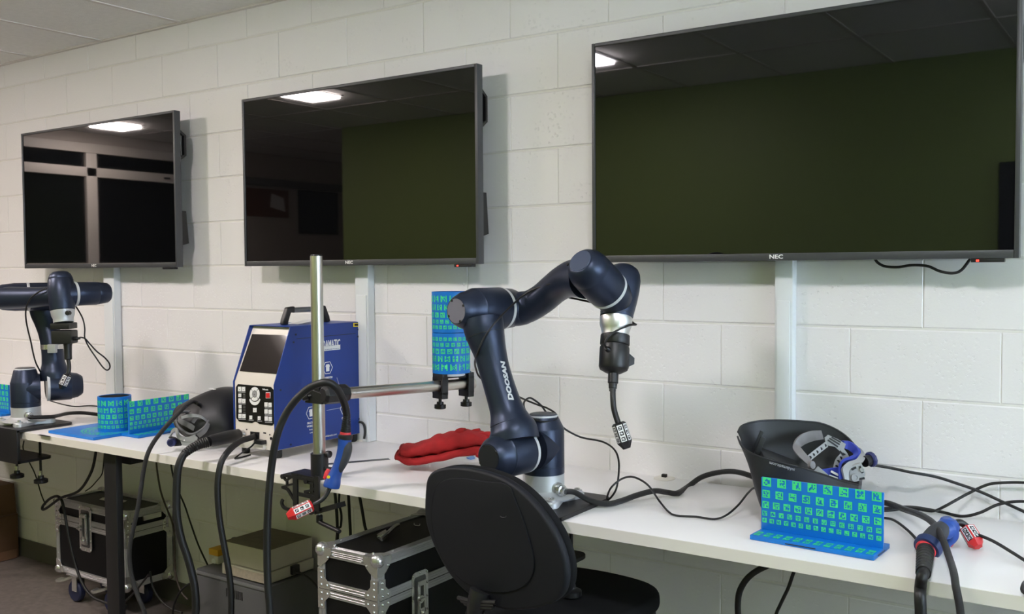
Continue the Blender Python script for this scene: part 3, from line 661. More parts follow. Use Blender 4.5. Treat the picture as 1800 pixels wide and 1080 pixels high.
cable('arm_harness', [at(92, 506, df-.1), at(80, 508, df-.12), at(66, 515, df-.12), at(53, 526, df-.11), at(46, 542, df-.09), at(45.5, 560, df-.05), at(49, 580, df), at(54, 600, df+.03), at(58, 620, df+.04), at(63, 638, df+.05), at(70, 652, df+.08), at(78, 668, df+.15), at(80, 690, df+.22), at(84, 702, df+.24), onz(98, 708, DESK+.05), onz(118, 713, DESK+.015), onz(135, 715, DESK+.005), onz(165, 714, DESK+.005), onz(214, 722, DESK+.004), onz(235, 742, DESK+.004)], .0034, 'thin black cable hanging in an arc beside the far robot', n=8)
cable('tool_cable', [at(132, 537, df-.06), at(139, 548, df-.08), at(146, 562, df-.1), at(149, 578, df-.1), at(149, 594, df-.1), at(156, 610, df-.09), at(168, 628, df-.08), at(180, 645, df-.07), at(188, 651, df-.07), at(193, 647, df-.07), at(192, 639, df-.08), at(184, 629, df-.09), at(170, 618, df-.11), at(158, 605, df-.13), at(150, 596, df-.16), at(142, 593.5, df-.18), at(134, 595.5, df-.185)], .0032, 'thin black cable loop dangling from the far robot tool', n=8)
cp = at(62, 729, d1_-.03); c0 = Vector((B1[0], B1[1], cp.z))+Vector((.93, -.36, 0)).normalized()*(rb-.004); ax = Vector((.95, -.28, -.08)).normalized()
MB().rev(c0, c0+ax, [(0, .019), (.008, .019), (.008, .013), (.016, .013), (.016, .0165), (.026, .0165), (.028, .012), (.038, .012)], 18).build('power_connector', M_CHROME, R1)
cable('robot_cable', [c0+ax*.036, c0+ax*.05, at(90, 733, d1_-.02), onz(104, 730.5, DESK+.035), onz(122, 727, DESK+.03), onz(150, 726.5, DESK+.022), onz(190, 732, DESK+.01), onz(214, 737, DESK+.01), onz(236, 742, DESK+.01), onz(300, 735, DESK+.01), onz(360, 745, DESK+.01)], .0085, 'thick black cable from far robot base, running behind the blue cup')
# ================================================================ MARKER BOARDS
def markers(name, rows, place, parent, seed, lift=.0006):
    """rows: (v0, size, [u positions]); place(u, v, l) -> point. Green squares with blue cells left open"""
    rr = random.Random(seed); mb = MB(); N = 7
    for v0, s, us in rows:
        for u0 in us:
            c = s/N
            for j in range(N):
                run = None
                for i in range(N+1):
                    g = i < N and (i == 0 or j == 0 or i == N-1 or j == N-1 or rr.random() < .52)
                    if g and run is None: run = i
                    if not g and run is not None:
                        a, b = u0+run*c, u0+i*c
                        mb.add([place(a, v0+j*c, lift), place(b, v0+j*c, lift), place(b, v0+(j+1)*c, lift), place(a, v0+(j+1)*c, lift)], [(0, 1, 2, 3)], False); run = None
    return mb.build(name, M_MGREEN, parent)
def spread(n, s, L, m): return [m+(L-2*m-s)*i/(n-1) for i in range(n)]
def panel_rows(L):
    r = []
    for v, s, n in ((.119, .0235, 8), (.0885, .0205, 9), (.061, .018, 11), (.0405, .0128, 14), (.0225, .0118, 16)):
        r.append((v-.004, s, spread(n, s, L, .004)))
    return r
def tee(lb, O, U, V, L, Hh, dpt, front, seed, gname='blue marker workpieces'):
    """L- or T-shaped workpiece: base plate and upright. O front-left corner of base on the desk, U along, V towards back"""
    O, U, V = Vector(O), Vector(U).normalized(), Vector(V).normalized(); Zv = Vector((0, 0, 1)); b = .0125
    t = thing('marker_workpiece', lb, 'workpiece', O+U*L/2+V*dpt/2, gname)
    M = Matrix(((U.x, V.x, 0, O.x), (U.y, V.y, 0, O.y), (0, 0, 1, O.z), (0, 0, 0, 1)))
    base = MB().box((0, 0, .0005), (L, dpt, b), M, bev=.0015).build('base_plate', M_BLUE, t)
    MB().box((L*.30, -.0006, .004), (L*.55, .004, .0065), M).box((L-.004, dpt*.25, .004), (L+.0006, dpt*.7, .0065), M).build('slot', M_BLKPL, base)
    MB().box((0, front, b), (L, front+.008, Hh), M, bev=.0012).build('upright_panel', M_BLUE, t)
    markers('marker_print', panel_rows(L), lambda u, v, l: M @ Vector((u, front-l, b+v)), t, seed)
    r2 = [(.006, .0155, spread(12, .0155, L, .006)), (.027, .0155, spread(12, .0155, L, .006))] if front > .05 else []
    if r2: markers('floor_marker_print', r2, lambda u, v, l: M @ Vector((u, v, b+l)), t, seed+1)
    return t
p0 = onz(1318, 949, DESK); p1 = onz(1536, 987, DESK); U = (p1-p0); 
UU = Vector((U.x, U.y, 0)).normalized(); VV = Vector((-UU.y, UU.x, 0))
LP = tee('blue workpiece with green marker squares, near right helmet on the desk', (p0.x, p0.y, DESK), UU, VV, U.length, .150, .128, .072, 11)
# upright panel along y near the black helmet on the left
q0 = onz(243, 771.5, DESK)
tee('blue upright marker panel beside the far cup-shaped workpiece', (q0.x-.0, q0.y, DESK), (0, 1, 0), (-1, 0, 0), .305, .150, .128, .062, 12)
q0 = Vector((-2.02, -.50, DESK))
# far left panel
f = onz(15, 731, DESK)
tee('blue marker panel at the far left, behind the folded robot', (f.x-.30, f.y-.04, DESK), (1, 0, 0), (0, 1, 0), .305, .150, .10, .040, 13)
# cup on a plate
cpos = onz(181, 759, DESK+.0125); cpos = Vector((cpos.x-.005, cpos.y+.062, DESK))
t = thing('marker_cup', 'blue open pipe with green markers standing on a blue plate', 'workpiece', cpos, 'blue marker workpieces')
cr = .069; chh = .148
# plate outline aligned to the desk
A = onz(85, 762, DESK); Bq = onz(164, 775, DESK); pl = [(A.x, A.y, DESK+.0004), (Bq.x, Bq.y, DESK+.0004)]
V2 = Vector((Bq.x-A.x, Bq.y-A.y, 0)); V3 = Vector((-V2.y, V2.x, 0)).normalized()*.27
pl += [(Bq.x+V3.x, Bq.y+V3.y, DESK+.0004), (A.x+V3.x, A.y+V3.y, DESK+.0004)]
bp_ = MB().prism(pl, (0, 0, .012)).build('base_plate', M_BLUE, t, bev=.0012)
c0 = cpos+Vector((0, 0, .0125))
wallp = MB(); n = 64; rings = []
for r_, z_ in ((cr, 0), (cr, chh), (cr-.0055, chh), (cr-.0055, .003)):
    rings.append([c0+Vector((r_*math.cos(2*PI*k/n), r_*math.sin(2*PI*k/n), z_)) for k in range(n)])
wallp.loft(rings, cap=False); wallp.build('pipe_wall', M_BLUE, t)
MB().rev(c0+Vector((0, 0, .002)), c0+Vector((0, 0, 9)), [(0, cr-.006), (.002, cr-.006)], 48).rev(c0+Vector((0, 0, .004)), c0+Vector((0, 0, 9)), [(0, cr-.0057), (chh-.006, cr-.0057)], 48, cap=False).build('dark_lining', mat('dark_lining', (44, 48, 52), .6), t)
def cyl_rows(flip=False):
    Lc = 2*PI*cr; R = []
    for v, s, n_ in ((.111, .0235, 13), (.082, .0205, 15), (.056, .0178, 17), (.0345, .0135, 21), (.0145, .0125, 24)):
        if flip: v = chh-v-s+.0
        R.append((v, s, [Lc*i/n_ for i in range(n_)]))
    return R
def cyl_place(C):
    return lambda u, v, l: Vector(C)+Vector(((cr+l)*math.cos(u/cr), (cr+l)*math.sin(u/cr), v))
markers('marker_print', cyl_rows(), cyl_place(c0), t, 21)
# rings of small marks on the plate
mb = MB(); rr = random.Random(4)
ctr = Vector((cpos.x, cpos.y, DESK+.0128))
for ri, rad in enumerate((.085, .1, .115, .13)):
    nq = int(2*PI*rad/.014)
    for k in range(nq):
        a = 2*PI*k/nq
        for q in range(3):
            for w in range(2):
                if rr.random() < .6:
                    aa = a+q*.0042/rad; r0 = rad+w*.005
                    P = [ctr+Vector((r_*math.cos(x), r_*math.sin(x), 0)) for r_, x in ((r0, aa), (r0+.0045, aa), (r0+.0045, aa+.0038/rad), (r0, aa+.0038/rad))]
                    mid = (P[0]+P[2])/2-Vector(pl[0]); e1, e2 = V2.normalized(), V3.normalized()
                    if .004 < mid.dot(e1) < V2.length-.004 and .004 < mid.dot(e2) < .266: mb.add(P, [(0, 1, 2, 3)], False)
mb.build('plate_marker_print', M_MGREEN, t)
o = MB().box(onz(66, 765.5, DESK)+Vector((0, 0, .0005)), onz(66, 765.5, DESK)+Vector((.08, .012, .002))).build('steel_strip', M_BLKMET)
tag(o, 'thin dark strip lying by the far cup-shaped workpiece', 'strip')
# stacked pair on the stand arm
sp = at(793.5, 664, 3.55); SB = Vector((sp.x, min(sp.y, -.083), sp.z))
def pipe_piece(z, flip, lb, seed):
    C = Vector((SB.x, SB.y, z)); t = thing('marker_pipe', lb, 'workpiece', C, 'blue marker pipes on the stand')
    m = MB(); rg = []
    for r_, z_ in ((cr-.0055, .001), (cr, .001), (cr, chh), (cr-.0055, chh)): rg.append([C+Vector((r_*math.cos(2*PI*k/64), r_*math.sin(2*PI*k/64), z_)) for k in range(64)])
    m.loft(rg, cap=False); m.rev(C+Vector((0, 0, .003)), C+Vector((0, 0, 9)), [(0, cr-.004), (chh-.008, cr-.004)], 40); m.build('pipe_wall', M_BLUE, t)
    markers('marker_print', cyl_rows(flip), cyl_place(C), t, seed)
# ================================================================ STAND
PY = -.64
pb = ony(562, 835, PY); pr = .0208
st = thing('workpiece_stand', 'steel pole stand clamped to the desk front, with side arm and hooks', 'stand', (pb.x, PY, DESK))
ptop = ony(562.5, 448, PY).z
MB().cyl((pb.x, PY, DESK+.02), (pb.x, PY, ptop-.004), pr, 40).build('pole', M_STEEL, st)
MB().rev((pb.x, PY, ptop-.006), (pb.x, PY, 9), [(0, pr-.001), (.004, pr-.001), (.007, pr-.003), (.0075, pr-.006)], 32).build('pole_cap', M_BLKPL, st)
zs = ony(562, 797, PY).z
MB().rev((pb.x, PY, DESK+.012), (pb.x, PY, 9), [(0, pr+.009), (zs-DESK-.012, pr+.009), (zs-DESK-.012, pr+.001)], 36).build('pole_sleeve', M_BLKMET, st)
kb = ony(585, 800, PY); MB().rev((pb.x+pr, PY, kb.z), (9, PY, kb.z), [(.006, .004), (.014, .004), (.014, .011), (.018, .012), (.028, .012), (.031, .008)], 14).build('sleeve_knob', M_BLKPL, st)
kb = ony(597, 828, PY); MB().rev((pb.x+pr, PY-.005, kb.z), (9, PY, kb.z), [(.006, .004), (.022, .004), (.022, .009), (.04, .009)], 14).build('clamp_knob', M_BLKPL, st)
cb = MB(); YP = DF-.012
tp = [onz(506, 834, DESK+.0005), onz(531, 824, DESK+.0005), onz(577, 833, DESK+.0005), onz(556, 845, DESK+.0005)]
xl, xr = ony(509, 835, DF).x, ony(563, 845, DF).x
MB().box((xl, DF-.03, DESK+.0006), (xr, PY+.045, DESK+.012), bev=.001).build('clamp_plate', M_BLKMET, st)
def F2(px, py, y=DF-.03): return ony(px, py, y)
D1 = (0, .007, 0)
def pbar(P, w, y, nm, d=.007):
    pts = [ony(a, b, y) for a, b in P]; return MB().bar(cat_rom(pts, 4) if len(pts) > 2 else pts, w, (0, d, 0)).build(nm, M_BLKMET, st, ang=25)
yh = DF-.0305
pbar([(518, 834), (518.5, 891)], .021, yh, 'hook_plate_bar'); pbar([(555.5, 838), (556.5, 900)], .021, yh+.001, 'hook_plate_bar')
pbar([(517, 868), (556, 876)], .012, yh+.002, 'cross_bar'); pbar([(512, 835), (560, 845)], .014, yh+.002, 'cross_bar')
pbar([(516, 838), (508, 841), (502, 845), (496, 838)], .008, yh+.0015, 'hook'); pbar([(503, 843), (503.5, 853)], .007, yh+.0012, 'hook_stay')
pbar([(516, 851), (505, 854), (494.5, 857.5)], .007, yh+.0018, 'hook'); pbar([(495, 857), (504, 861), (510, 870), (516, 880)], .009, yh+.0022, 'hook')
pbar([(495.5, 879), (494, 885), (497, 892), (505, 896), (518, 895)], .010, yh+.0025, 'hook')
for a, b in ((495.5, 838.5), (536.5, 847)):
    p = ony(a, b, yh-.001); MB().cyl(p, p+Vector((0, .009, 0)), .0085, 16).build('hook_knob', M_BLKMET, st)
pbar([(554, 845), (545, 850), (537, 847)], .008, yh+.003, 'hook'); pbar([(555, 858), (545, 863), (534, 865)], .008, yh+.0035, 'hook'); pbar([(549, 850), (549, 866)], .007, yh+.0032, 'hook_stay')
pbar([(534, 866), (545, 872), (553, 880)], .009, yh+.0042, 'hook'); pbar([(553, 900), (545, 903), (538, 897)], .010, yh+.0045, 'hook')
MB().box((xr-.025, DF-.024, DESK-.105), (xr-.004, DF-.004, DESK+.001)).build('clamp_spine', M_BLKMET, st)
ja = [(xr-.03, DF-.025, DESK-.105), (xr+.052, DF+.12, DESK-.105)]
pbar([(552, 901), (592, 890)], .017, DF-.02, 'clamp_jaw', .04)
sc = ony(562, 905, DF+.02)
s_ = MB().cyl((sc.x, DF+.015, sc.z-.02), (sc.x, DF+.015, DESK-DT-.001), .006, 12).build('clamp_screw', M_CHROME, st)
g = ony(561.5, 913, DF+.01); MB().cyl(g+Vector((0, 0, .014)), g-Vector((0, 0, .012)), .011, 14, .002).tube([g-Vector((0, 0, .008)), ony(567, 921, DF+.0), ony(597, 935, DF-.02)], [.009, .0075, .007], 12).build('lever', M_BLKPL, s_)
# cross arm
ah = ony(606, 691, PY+.028); ae = Vector((SB.x+.062, SB.y+.0, SB.z-.026))
A0 = Vector((pb.x, PY+.043, ony(575, 694, PY).z))
a_end = at(832, 674, 3.62); a_end = Vector((a_end.x, min(a_end.y, -.03), a_end.z)); a_st = at(606, 692, 3.255); adir = (a_end-a_st).normalized()
arr = .0200
MB().cyl(a_st-adir*.03, a_end, arr, 36).build('cross_arm', M_STEELH, st)
cz = ony(562, 692, PY).z
cl = MB(); cl.cyl((pb.x, PY, cz-.030), (pb.x, PY, cz+.024), pr+.012, 8); cl.rev(a_st-adir*.085, a_st+adir, [(0, .024), (.01, .032), (.085, .032), (.095, .028)], 8)
cl.prism([(pb.x-.03, PY-.034, cz-.03), (pb.x+.05, PY-.034, cz-.03), (pb.x+.05, PY-.034, cz+.006), (pb.x-.018, PY-.034, cz+.02)], (0, .03, 0))
cl.build('cross_clamp', M_BLKMET, st, ang=20, bev=.0015)
kp = ony(540, 697, PY-.04); kq = ony(531, 699, PY-.045)
MB().rev(ony(548, 696, PY-.03), kq, [(0, .006), (.012, .006), (.012, .013), (.03, .013), (.032, .010)], 10).build('clamp_knob', M_BLKPL, st)
for px, nm in ((769.5, 0), (819, 1)):
    dd = 3.53 if nm == 0 else 3.6
    c = a_st+adir*((at(px, 680, dd)-a_st).dot(adir)); X = adir; Yv = Vector((0, 0, 1)).cross(X).normalized(); Zv = X.cross(Yv)
    M = Matrix(((X.x, Yv.x, Zv.x, c.x), (X.y, Yv.y, Zv.y, c.y), (X.z, Yv.z, Zv.z, c.z), (0, 0, 0, 1)))
    h = MB()
    h.box((-.013, -.03, .0205), (.013, .03, .045), M, bev=.002).box((-.013, -.03, -.046), (.013, .03, -.0205), M, bev=.002)
    h.box((-.013, .0215, -.03), (.013, .03, .03), M).box((-.013, -.03, -.03), (.013, -.0215, .03), M)
    hb = h.build('pipe_clamp', M_BLKMET, st)
    MB().rev(M @ Vector((0, 0, -.046)), M @ Vector((0, 0, -1)), [(0, .006), (.012, .006), (.012, .012), (.02, .013), (.022, .021), (.036, .021), (.038, .017)], 14).build('clamp_screw_knob', M_BLKPL, hb)
    for u in (-.006, .006):
        for v in (-.02, .02): MB().cyl(M @ Vector((u, v, .0448)), M @ Vector((u, v, .049)), .0035, 10).build('bolt', M_CHROME, hb)
# shelf plate between the pipe clamps and the pipes
zt_ = max((a_st+adir*((at(793, 676, 3.56)-a_st).dot(adir))).z+.034, SB.z-.006)
mid = a_st+adir*((Vector((SB.x, SB.y, SB.z))-a_st).dot(adir))
MB().rev((SB.x, SB.y, mid.z+.036), (SB.x, SB.y, 9), [(0, .05), (.009, .05)], 40).build('support_disc', M_WHITE, st)
MB().bar([a_st+adir*((at(778, 676, 3.54)-a_st).dot(adir))+Vector((0, 0, .028)), a_st+adir*((at(813, 676, 3.58)-a_st).dot(adir))+Vector((0, 0, .028))], .05, (0, 0, .010)).build('support_bar', M_BLKMET, st)
zp = mid.z+.0455
pipe_piece(zp, True, 'lower blue pipe with green markers standing on the stand arm', 31)
pipe_piece(zp+chh+.0012, False, 'upper blue pipe with green markers, stacked behind the robot elbow', 32)
# ruler on the desk
a, b = onz(684, 807.5, DESK), onz(597, 815, DESK)
ax = (b-a).normalized(); q = Vector((-ax.y, ax.x, 0))*.012
o = MB().prism([a-q, a+q, b+ax*.1+q, b+ax*.1-q], (0, 0, .0012)).build('steel_ruler', mat('dull_dark_steel', (96, 98, 100), .4, metal=.8)); o.location.z = .0006
tag(o, 'dull steel ruler lying on the desk between pole and red gloves', 'ruler')
# ================================================================ SIMULATOR BOX
X0, X1, Y0, Y1 = -.350, -.122, -.497, -.034
zb_ = ony(485, 795, Y0).z; zk = ony(487, 678, Y0).z; ytop = -.3995; ztp = onx(521, 575, X1).z; zb_ = max(zb_, DESK+.024)
sim = thing('welding_simulator', 'blue and cream simulator box with tilted screen, keypad and carry handle', 'simulator', ((X0+X1)/2, (Y0+Y1)/2, DESK))
prof = [(Y0, zb_), (Y0, zk), (ytop, ztp), (Y1, ztp), (Y1, zb_)]
MB().prism([(X0+.004, y+.004, z if z > zb_ else z+.002) for y, z in prof], (X1-X0-.008, 0, 0)).build('inner_body', M_SIMWH, sim)
pr2 = [(Y0-.0015, zb_+.004), (Y0-.0015, zk), (ytop-.014, ztp+.002), (Y1, ztp+.002), (Y1, zb_+.004)]
MB().prism([(X1-.003, y, z) for y, z in pr2], (.004, 0, 0)).build('side_cover', M_SIMBLUE, sim, bev=.001)
MB().prism([(X0-.001, y, z) for y, z in pr2], (.004, 0, 0)).build('side_cover', M_SIMBLUE, sim, bev=.001)
MB().box((X0+.003, ytop-.014, ztp), (X1-.003, Y1, ztp+.003)).build('top_cover', M_SIMBLUE, sim, bev=.001)
fn = Vector((0, -(ztp-zk), -(Y0-ytop))).normalized()           # outward normal of the tilted face
if fn.z < 0: fn = -fn
fn = Vector((0, -abs(fn.y), abs(fn.z)))
FP = Vector((0, Y0+.004, zk))
def S(px, py, l=0): return onp(px, py, FP, fn)+fn*l
MB().prism([S(444, 588, .0003), S(510, 590, .0003), S(487, 658, .0003), S(422, 653, .0003)], fn*.0022).build('screen', mat('simulator_screen', (36, 30, 30), .06, spec=.6), sim)
M_P = Y0+.004
def K(px, py): return ony(px, py, M_P)
def kz(x, y): return K(400+x/7.2, 660+y/7.2)
kp_ = [kz(*p) for p in ((110, 150), (135, 112), (550, 148), (594, 195), (604, 598), (565, 636), (405, 618), (380, 596), (350, 588), (312, 604), (150, 585), (114, 540))]
kpd = MB().prism(kp_, (0, -.0016, 0)).build('keypad_panel', mat('gloss_black_panel', (16, 16, 17), .3), sim)
def rect(cx, cy, w, h, m, nm, par, d=.0034):
    P = [kz(cx-w/2, cy-h/2*1.0-.08*w/2*0), kz(cx+w/2, cy-h/2), kz(cx+w/2, cy+h/2), kz(cx-w/2, cy+h/2)]
    return MB().prism(P, (0, -d, 0)).build(nm, m, par)
gl = {0: 'A', 1: 'V', 2: '+', 3: '-'}
def button(cx, cy, w, h, ch=None):
    b = rect(cx, cy, w, h, M_WHITE, 'button', kpd)
    if ch: text('button_mark', ch, .0045, kz(cx, cy+h*.2)+Vector((0, -.0036, 0)), (1, 0, 0), (0, 0, 1), M_BLKPL, b, bold=.0002, align='CENTER')
for (x, y, c) in ((160, 172, 'A'), (209, 174, 'V'), (165, 320, 'A'), (212, 324, 'V'), (166, 515, 'A'), (214, 517, 'V')): button(x, y, 40, 55, c)
for (x, y) in ((162, 254), (166, 397), (166, 452)): button(x, y, 34, 44, '/')
for (x, y, c) in ((495, 370, '-'), (545, 374, '+'), (495, 458, '-'), (546, 462, '+'), (497, 548, '-'), (547, 552, '+')): button(x, y, 40, 55, c)
button(352, 440, 42, 55, '='); button(301, 533, 34, 46, '-'); button(407, 543, 34, 46, '+')
lbm = MB()
for (x, y, w) in ((186, 212, 90), (188, 360, 90), (190, 557, 90), (304, 568, 62), (409, 579, 62), (520, 412, 92), (522, 503, 92), (524, 594, 92)):
    lbm.prism([kz(x-w/2, y-7), kz(x+w/2, y-4), kz(x+w/2, y+9), kz(x-w/2, y+6)], (0, -.0020, 0))
for (x, y) in ((214, 240), (218, 262), (216, 278), (216, 390), (216, 412), (217, 440), (217, 468)):
    lbm.prism([kz(x-14, y-3), kz(x+14, y-2), kz(x+14, y+3), kz(x-14, y+2)], (0, -.0019, 0))
lbm.build('button_legends', M_GREYPR, kpd)
def ell(cx, cy, a, b, t0, t1, a2_, b2_, n=14):
    o_ = [kz(cx+a*math.cos(t0+(t1-t0)*i/n), cy+b*math.sin(t0+(t1-t0)*i/n)) for i in range(n+1)]
    i_ = [kz(cx+a2_*math.cos(t0+(t1-t0)*i/n), cy+b2_*math.sin(t0+(t1-t0)*i/n)) for i in range(n+1)]
    return o_, i_
for q in range(4):
    t0 = q*PI/2-PI/4+.07; o_, i_ = ell(350, 237, 62, 88, t0, t0+PI/2-.14, 32, 46)
    MB().loft([[o_[i], i_[i], i_[i]+Vector((0, -.0034, 0)), o_[i]+Vector((0, -.0034, 0))] for i in range(len(o_))]).build('arrow_button', M_WHITE, kpd)
o_, i_ = ell(350, 237, 27, 40, 0, 2*PI, 26, 39); MB().prism(o_[:-1], (0, -.0034, 0)).build('centre_button', M_GREYPR, kpd)
text('button_mark', 'OK', .0045, kz(350, 248)+Vector((0, -.0040, 0)), (1, 0, 0), (0, 0, 1), M_BLKPL, kpd, align='CENTER')
o_, i_ = ell(352, 275, 72, 105, .32, PI-.32, 62, 62); 
MB().loft([[o_[i], i_[i], i_[i]+Vector((0, -.0034, 0)), o_[i]+Vector((0, -.0034, 0))] for i in range(len(o_))]).build('arc_button', M_WHITE, kpd)
rect(518, 254, 58, 76, M_WHITE, 'red_button_rim', kpd, .0024); tag(rect(518, 254, 46, 62, M_REDPL, 'power_button', kpd, .004), 'red power button')
pq = kz(448, 186)+Vector((0, -.0018, 0)); text('brand_lettering', 'Soldamatic', .0088, pq, kz(580, 196)-kz(448, 186), (0, 0, 1), M_WHITE, kpd, bold=.0002, sx=.82)
MB().prism([kz(290, 712), kz(405, 722), kz(402, 825), kz(288, 810)], (0, -.0012, 0)).build('socket_recess', M_BLKPL, sim)
MB().prism([kz(455, 720), kz(487, 724), kz(487, 742), kz(455, 738)], (0, -.0012, 0)).build('port', M_BLKPL, sim)
c = kz(556, 800); MB().rev(c, c+Vector((0, -1, 0)), [(0, .0052), (.004, .0052), (.004, .003)], 18).build('jack', M_BLKPL, sim)
for (x, y) in ((246, 686), (538, 752), (575, 842)):
    c = kz(x, y); MB().cyl(c, c+Vector((0, -.003, 0)), .0024, 10).build('panel_screw', M_BLKPL, sim)
MB().prism([kz(180, 850), kz(485, 815), kz(485, 935), kz(180, 905)], (0, -.014, 0)).build('connector_block', M_CABGREY, sim)
c = kz(205, 745); MB().rev(c, c+Vector((-.35, -1, 0)), [(0, .016), (.014, .016), (.014, .0135), (.024, .0135)], 20).build('torch_socket', M_CHROME, sim)
TS = c+Vector((-.35, -1, 0)).normalized()*.02
for x, y in ((X0+.03, Y0+.03), (X1-.02, Y0+.03), (X0+.03, Y1-.03), (X1-.02, Y1-.03)):
    MB().rev((x, y, DESK+.0005), (x, y, 9), [(0, .014), (.004, .016), (zb_-DESK+.002, .016)], 20).build('rubber_foot', M_BLKRUB, sim)
# carry handle along the box
hx = (X0+X1)/2+.005
h1 = onx(498, 567, hx); hy0, hy1 = -.345, -.115
hh = onx(506, 546, hx).z
for y, sgn in ((hy0, 1), (hy1, -1)):
    MB().bar([(hx-.011, y, ztp+.002), (hx-.011, y+sgn*.004, ztp+.02), (hx-.011, y+sgn*.022, hh+.002), (hx-.011, y+sgn*.05, hh+.002)], .026, (.022, 0, 0)).build('handle_bracket', M_BLKPL, sim, bev=.004)
MB().cyl((hx, hy0+.04, hh), (hx, hy1-.04, hh), .0105, 20).build('handle_bar', mat('grey_anodised_tube', (128, 130, 134), .35, metal=.7), sim)
# prints on the blue side (the side facing the room's right end)
XS = X1+.0012
def Q(px, py): return onx(px, py, XS)
YD = (0, 1, 0); ZD = (0, 0, 1)
e = Q(598, 609); cap = (Q(590, 598).z-Q(590, 611).z)
tx = text('lettering', 'SOLDAMATIC', cap*1.38, e, YD, ZD, M_WHITE, sim, bold=.0011, align='RIGHT', width=Q(598, 604).y-Q(554, 607).y)
s1_, s2_ = Q(598, 606.5), Q(598, 614.5); LB = Q(598, 604).y-Q(554, 607).y; MB().prism([s1_, s2_, s2_-Vector((0, LB, 0)), s1_-Vector((0, LB, 0))], (.0004, 0, 0)).build('tagline_bar', M_WHITE, sim)
text('tagline', 'EDUCATIONAL TECHNOLOGIES FOR WELDING', .0042, (XS+.0006, s2_.y-.004, s2_.z+.0035), YD, ZD, M_SIMBLUE, sim, align='RIGHT', width=LB*.9)
def hexicon(px, py, nm):
    c = Q(px, py); r_ = .026; ring_ = MB()
    for k in range(6):
        a, b = PI/6+k*PI/3, PI/6+(k+1)*PI/3
        ring_.bar([c+Vector((0, r_*math.sin(a), r_*math.cos(a))), c+Vector((0, r_*math.sin(b), r_*math.cos(b)))], .0022, (.0005, 0, 0))
    ring_.build('icon_outline', M_WHITE, sim)
    g_ = MB()
    g_.prism([c+Vector((0, y, z)) for y, z in ((-.012, .006), (-.008, .014), (.008, .014), (.012, .006), (.009, .003), (.009, -.014), (-.009, -.014), (-.009, .003))], (.0006, 0, 0)); g_.build('icon_symbol', M_WHITE, sim)
    lines = {'a': ('AUGMENTED', 'REALITY', 'Training, Theory', '& Practice'), 'b': ('PRACTICAL', 'WORKSHOP', 'Simulated', 'welding'), 'c': ('STUDENT', 'SKILLS', 'Training', 'data')}[nm]
    for i, l in enumerate(lines):
        text('caption', l, .0105 if i < 2 else .008, c+Vector((0, 0, -.042-.0125*i)), YD, ZD, M_WHITE, sim, bold=.0004 if i < 2 else 0, align='CENTER', sx=.8)
hexicon(576, 647, 'a'); hexicon(547, 726, 'b'); hexicon(606, 718, 'c')
dl = MB()
for a, b in (((592, 664), (600, 688)), ((574, 722), (600, 717))): dl.bar([Q(*a), Q(*b)], .0012, (.0004, 0, 0))
dl.build('link_lines', M_WHITE, sim)
text('web_lettering', 'www.soldamatic.com', .0125, Q(592, 765), YD, ZD, M_WHITE, sim, align='RIGHT', sx=.85)
MB().prism([Q(621, 568), Q(632, 568), Q(632, 574.5), Q(621, 575)], (.0005, 0, 0)).build('warning_label', M_LABELY, sim)
MB().prism([Q(623, 569.5), Q(630, 569.5), Q(630, 573), Q(623, 573.3)], (.0007, 0, 0)).build('warning_mark', M_BLKPL, sim)
MB().bar([Q(521, 596), Q(625, 586.5)], .002, (.0004, 0, 0)).build('panel_seam', M_BLKPL, sim)
for a in ((520, 588.5), (516, 602), (629, 579.5), (629, 592), (493, 686), (631, 737), (511, 782)):
    c = Q(*a); MB().cyl(c-Vector((.0005, 0, 0)), c+Vector((.0015, 0, 0)), .0042, 12).build('panel_screw', mat('dark_blue_screw', (14, 26, 62), .4), sim)
o = MB(); c = Vector((hx, -.25, ztp+.003)); rr = random.Random(9)
o.prism([c+Vector(v) for v in ((-.05, -.03, .0005), (.03, -.05, .0005), (.05, .04, .014), (-.03, .05, .012))], (0, 0, .0006))
o = o.build('paper_slip', M_WHITE); tag(o, 'white paper slip lying on top of the blue simulator box', 'paper')
# ================================================================ TORCHES
def ptube(mb, spec, n=20, seg=6):
    P = [at(a, b, d) for a, b, d, r in spec]; R = [r*d/F for a, b, d, r in spec]
    return mb.tube(cat_rom(P, seg), crs(R, seg), n)
def corrugated(name, A, B, r0, r1, parent, k=9):
    A, B = Vector(A), Vector(B); L = (B-A).length; pr = []
    for i in range(k):
        f = i/k; r_ = r0+(r1-r0)*f; pr += [(L*f, r_), (L*(f+.55/k), r_), (L*(f+.6/k), r_*.86), (L*(f+.95/k), r_*.86)]
    return MB().rev(A, B, pr, 24).build(name, M_BLKRUB, parent)
def yd(px, py, y): return dep(ony(px, py, y))
T1 = thing('welding_torch', 'blue and black welding torch with red tagged tip hanging on the pole stand', 'torch', ony(605, 780, -.74), 'blue handled welding torches')
d_ = yd(605, 790, -.745)
hose = down(at(476, 1150, d_-.05))[::-1]+[at(476, 1150, d_-.05), at(474.5, 1078, d_-.05), at(471, 1030, d_-.05), at(469.5, 980, d_-.05), at(470, 920, d_-.05), at(472.5, 870, d_-.05), at(477.5, 820, d_-.05), at(486, 770, d_-.06), at(500, 733, d_-.06), at(518, 706, d_-.07), at(540, 685, d_-.075), at(560, 675, d_-.085), at(577, 673, d_-.09), at(590, 681, d_-.08), at(600, 697, d_-.04), at(607, 715, d_-.01), at(609.5, 730, d_)]
MB().tube(cat_rom(hose, 8), .0118, 14).build('hose', M_BLKRUB, T1)
corrugated('strain_relief', at(610, 729, d_), at(607.5, 761, d_), 5.6*d_/F*1.15, 9.5*d_/F, T1)
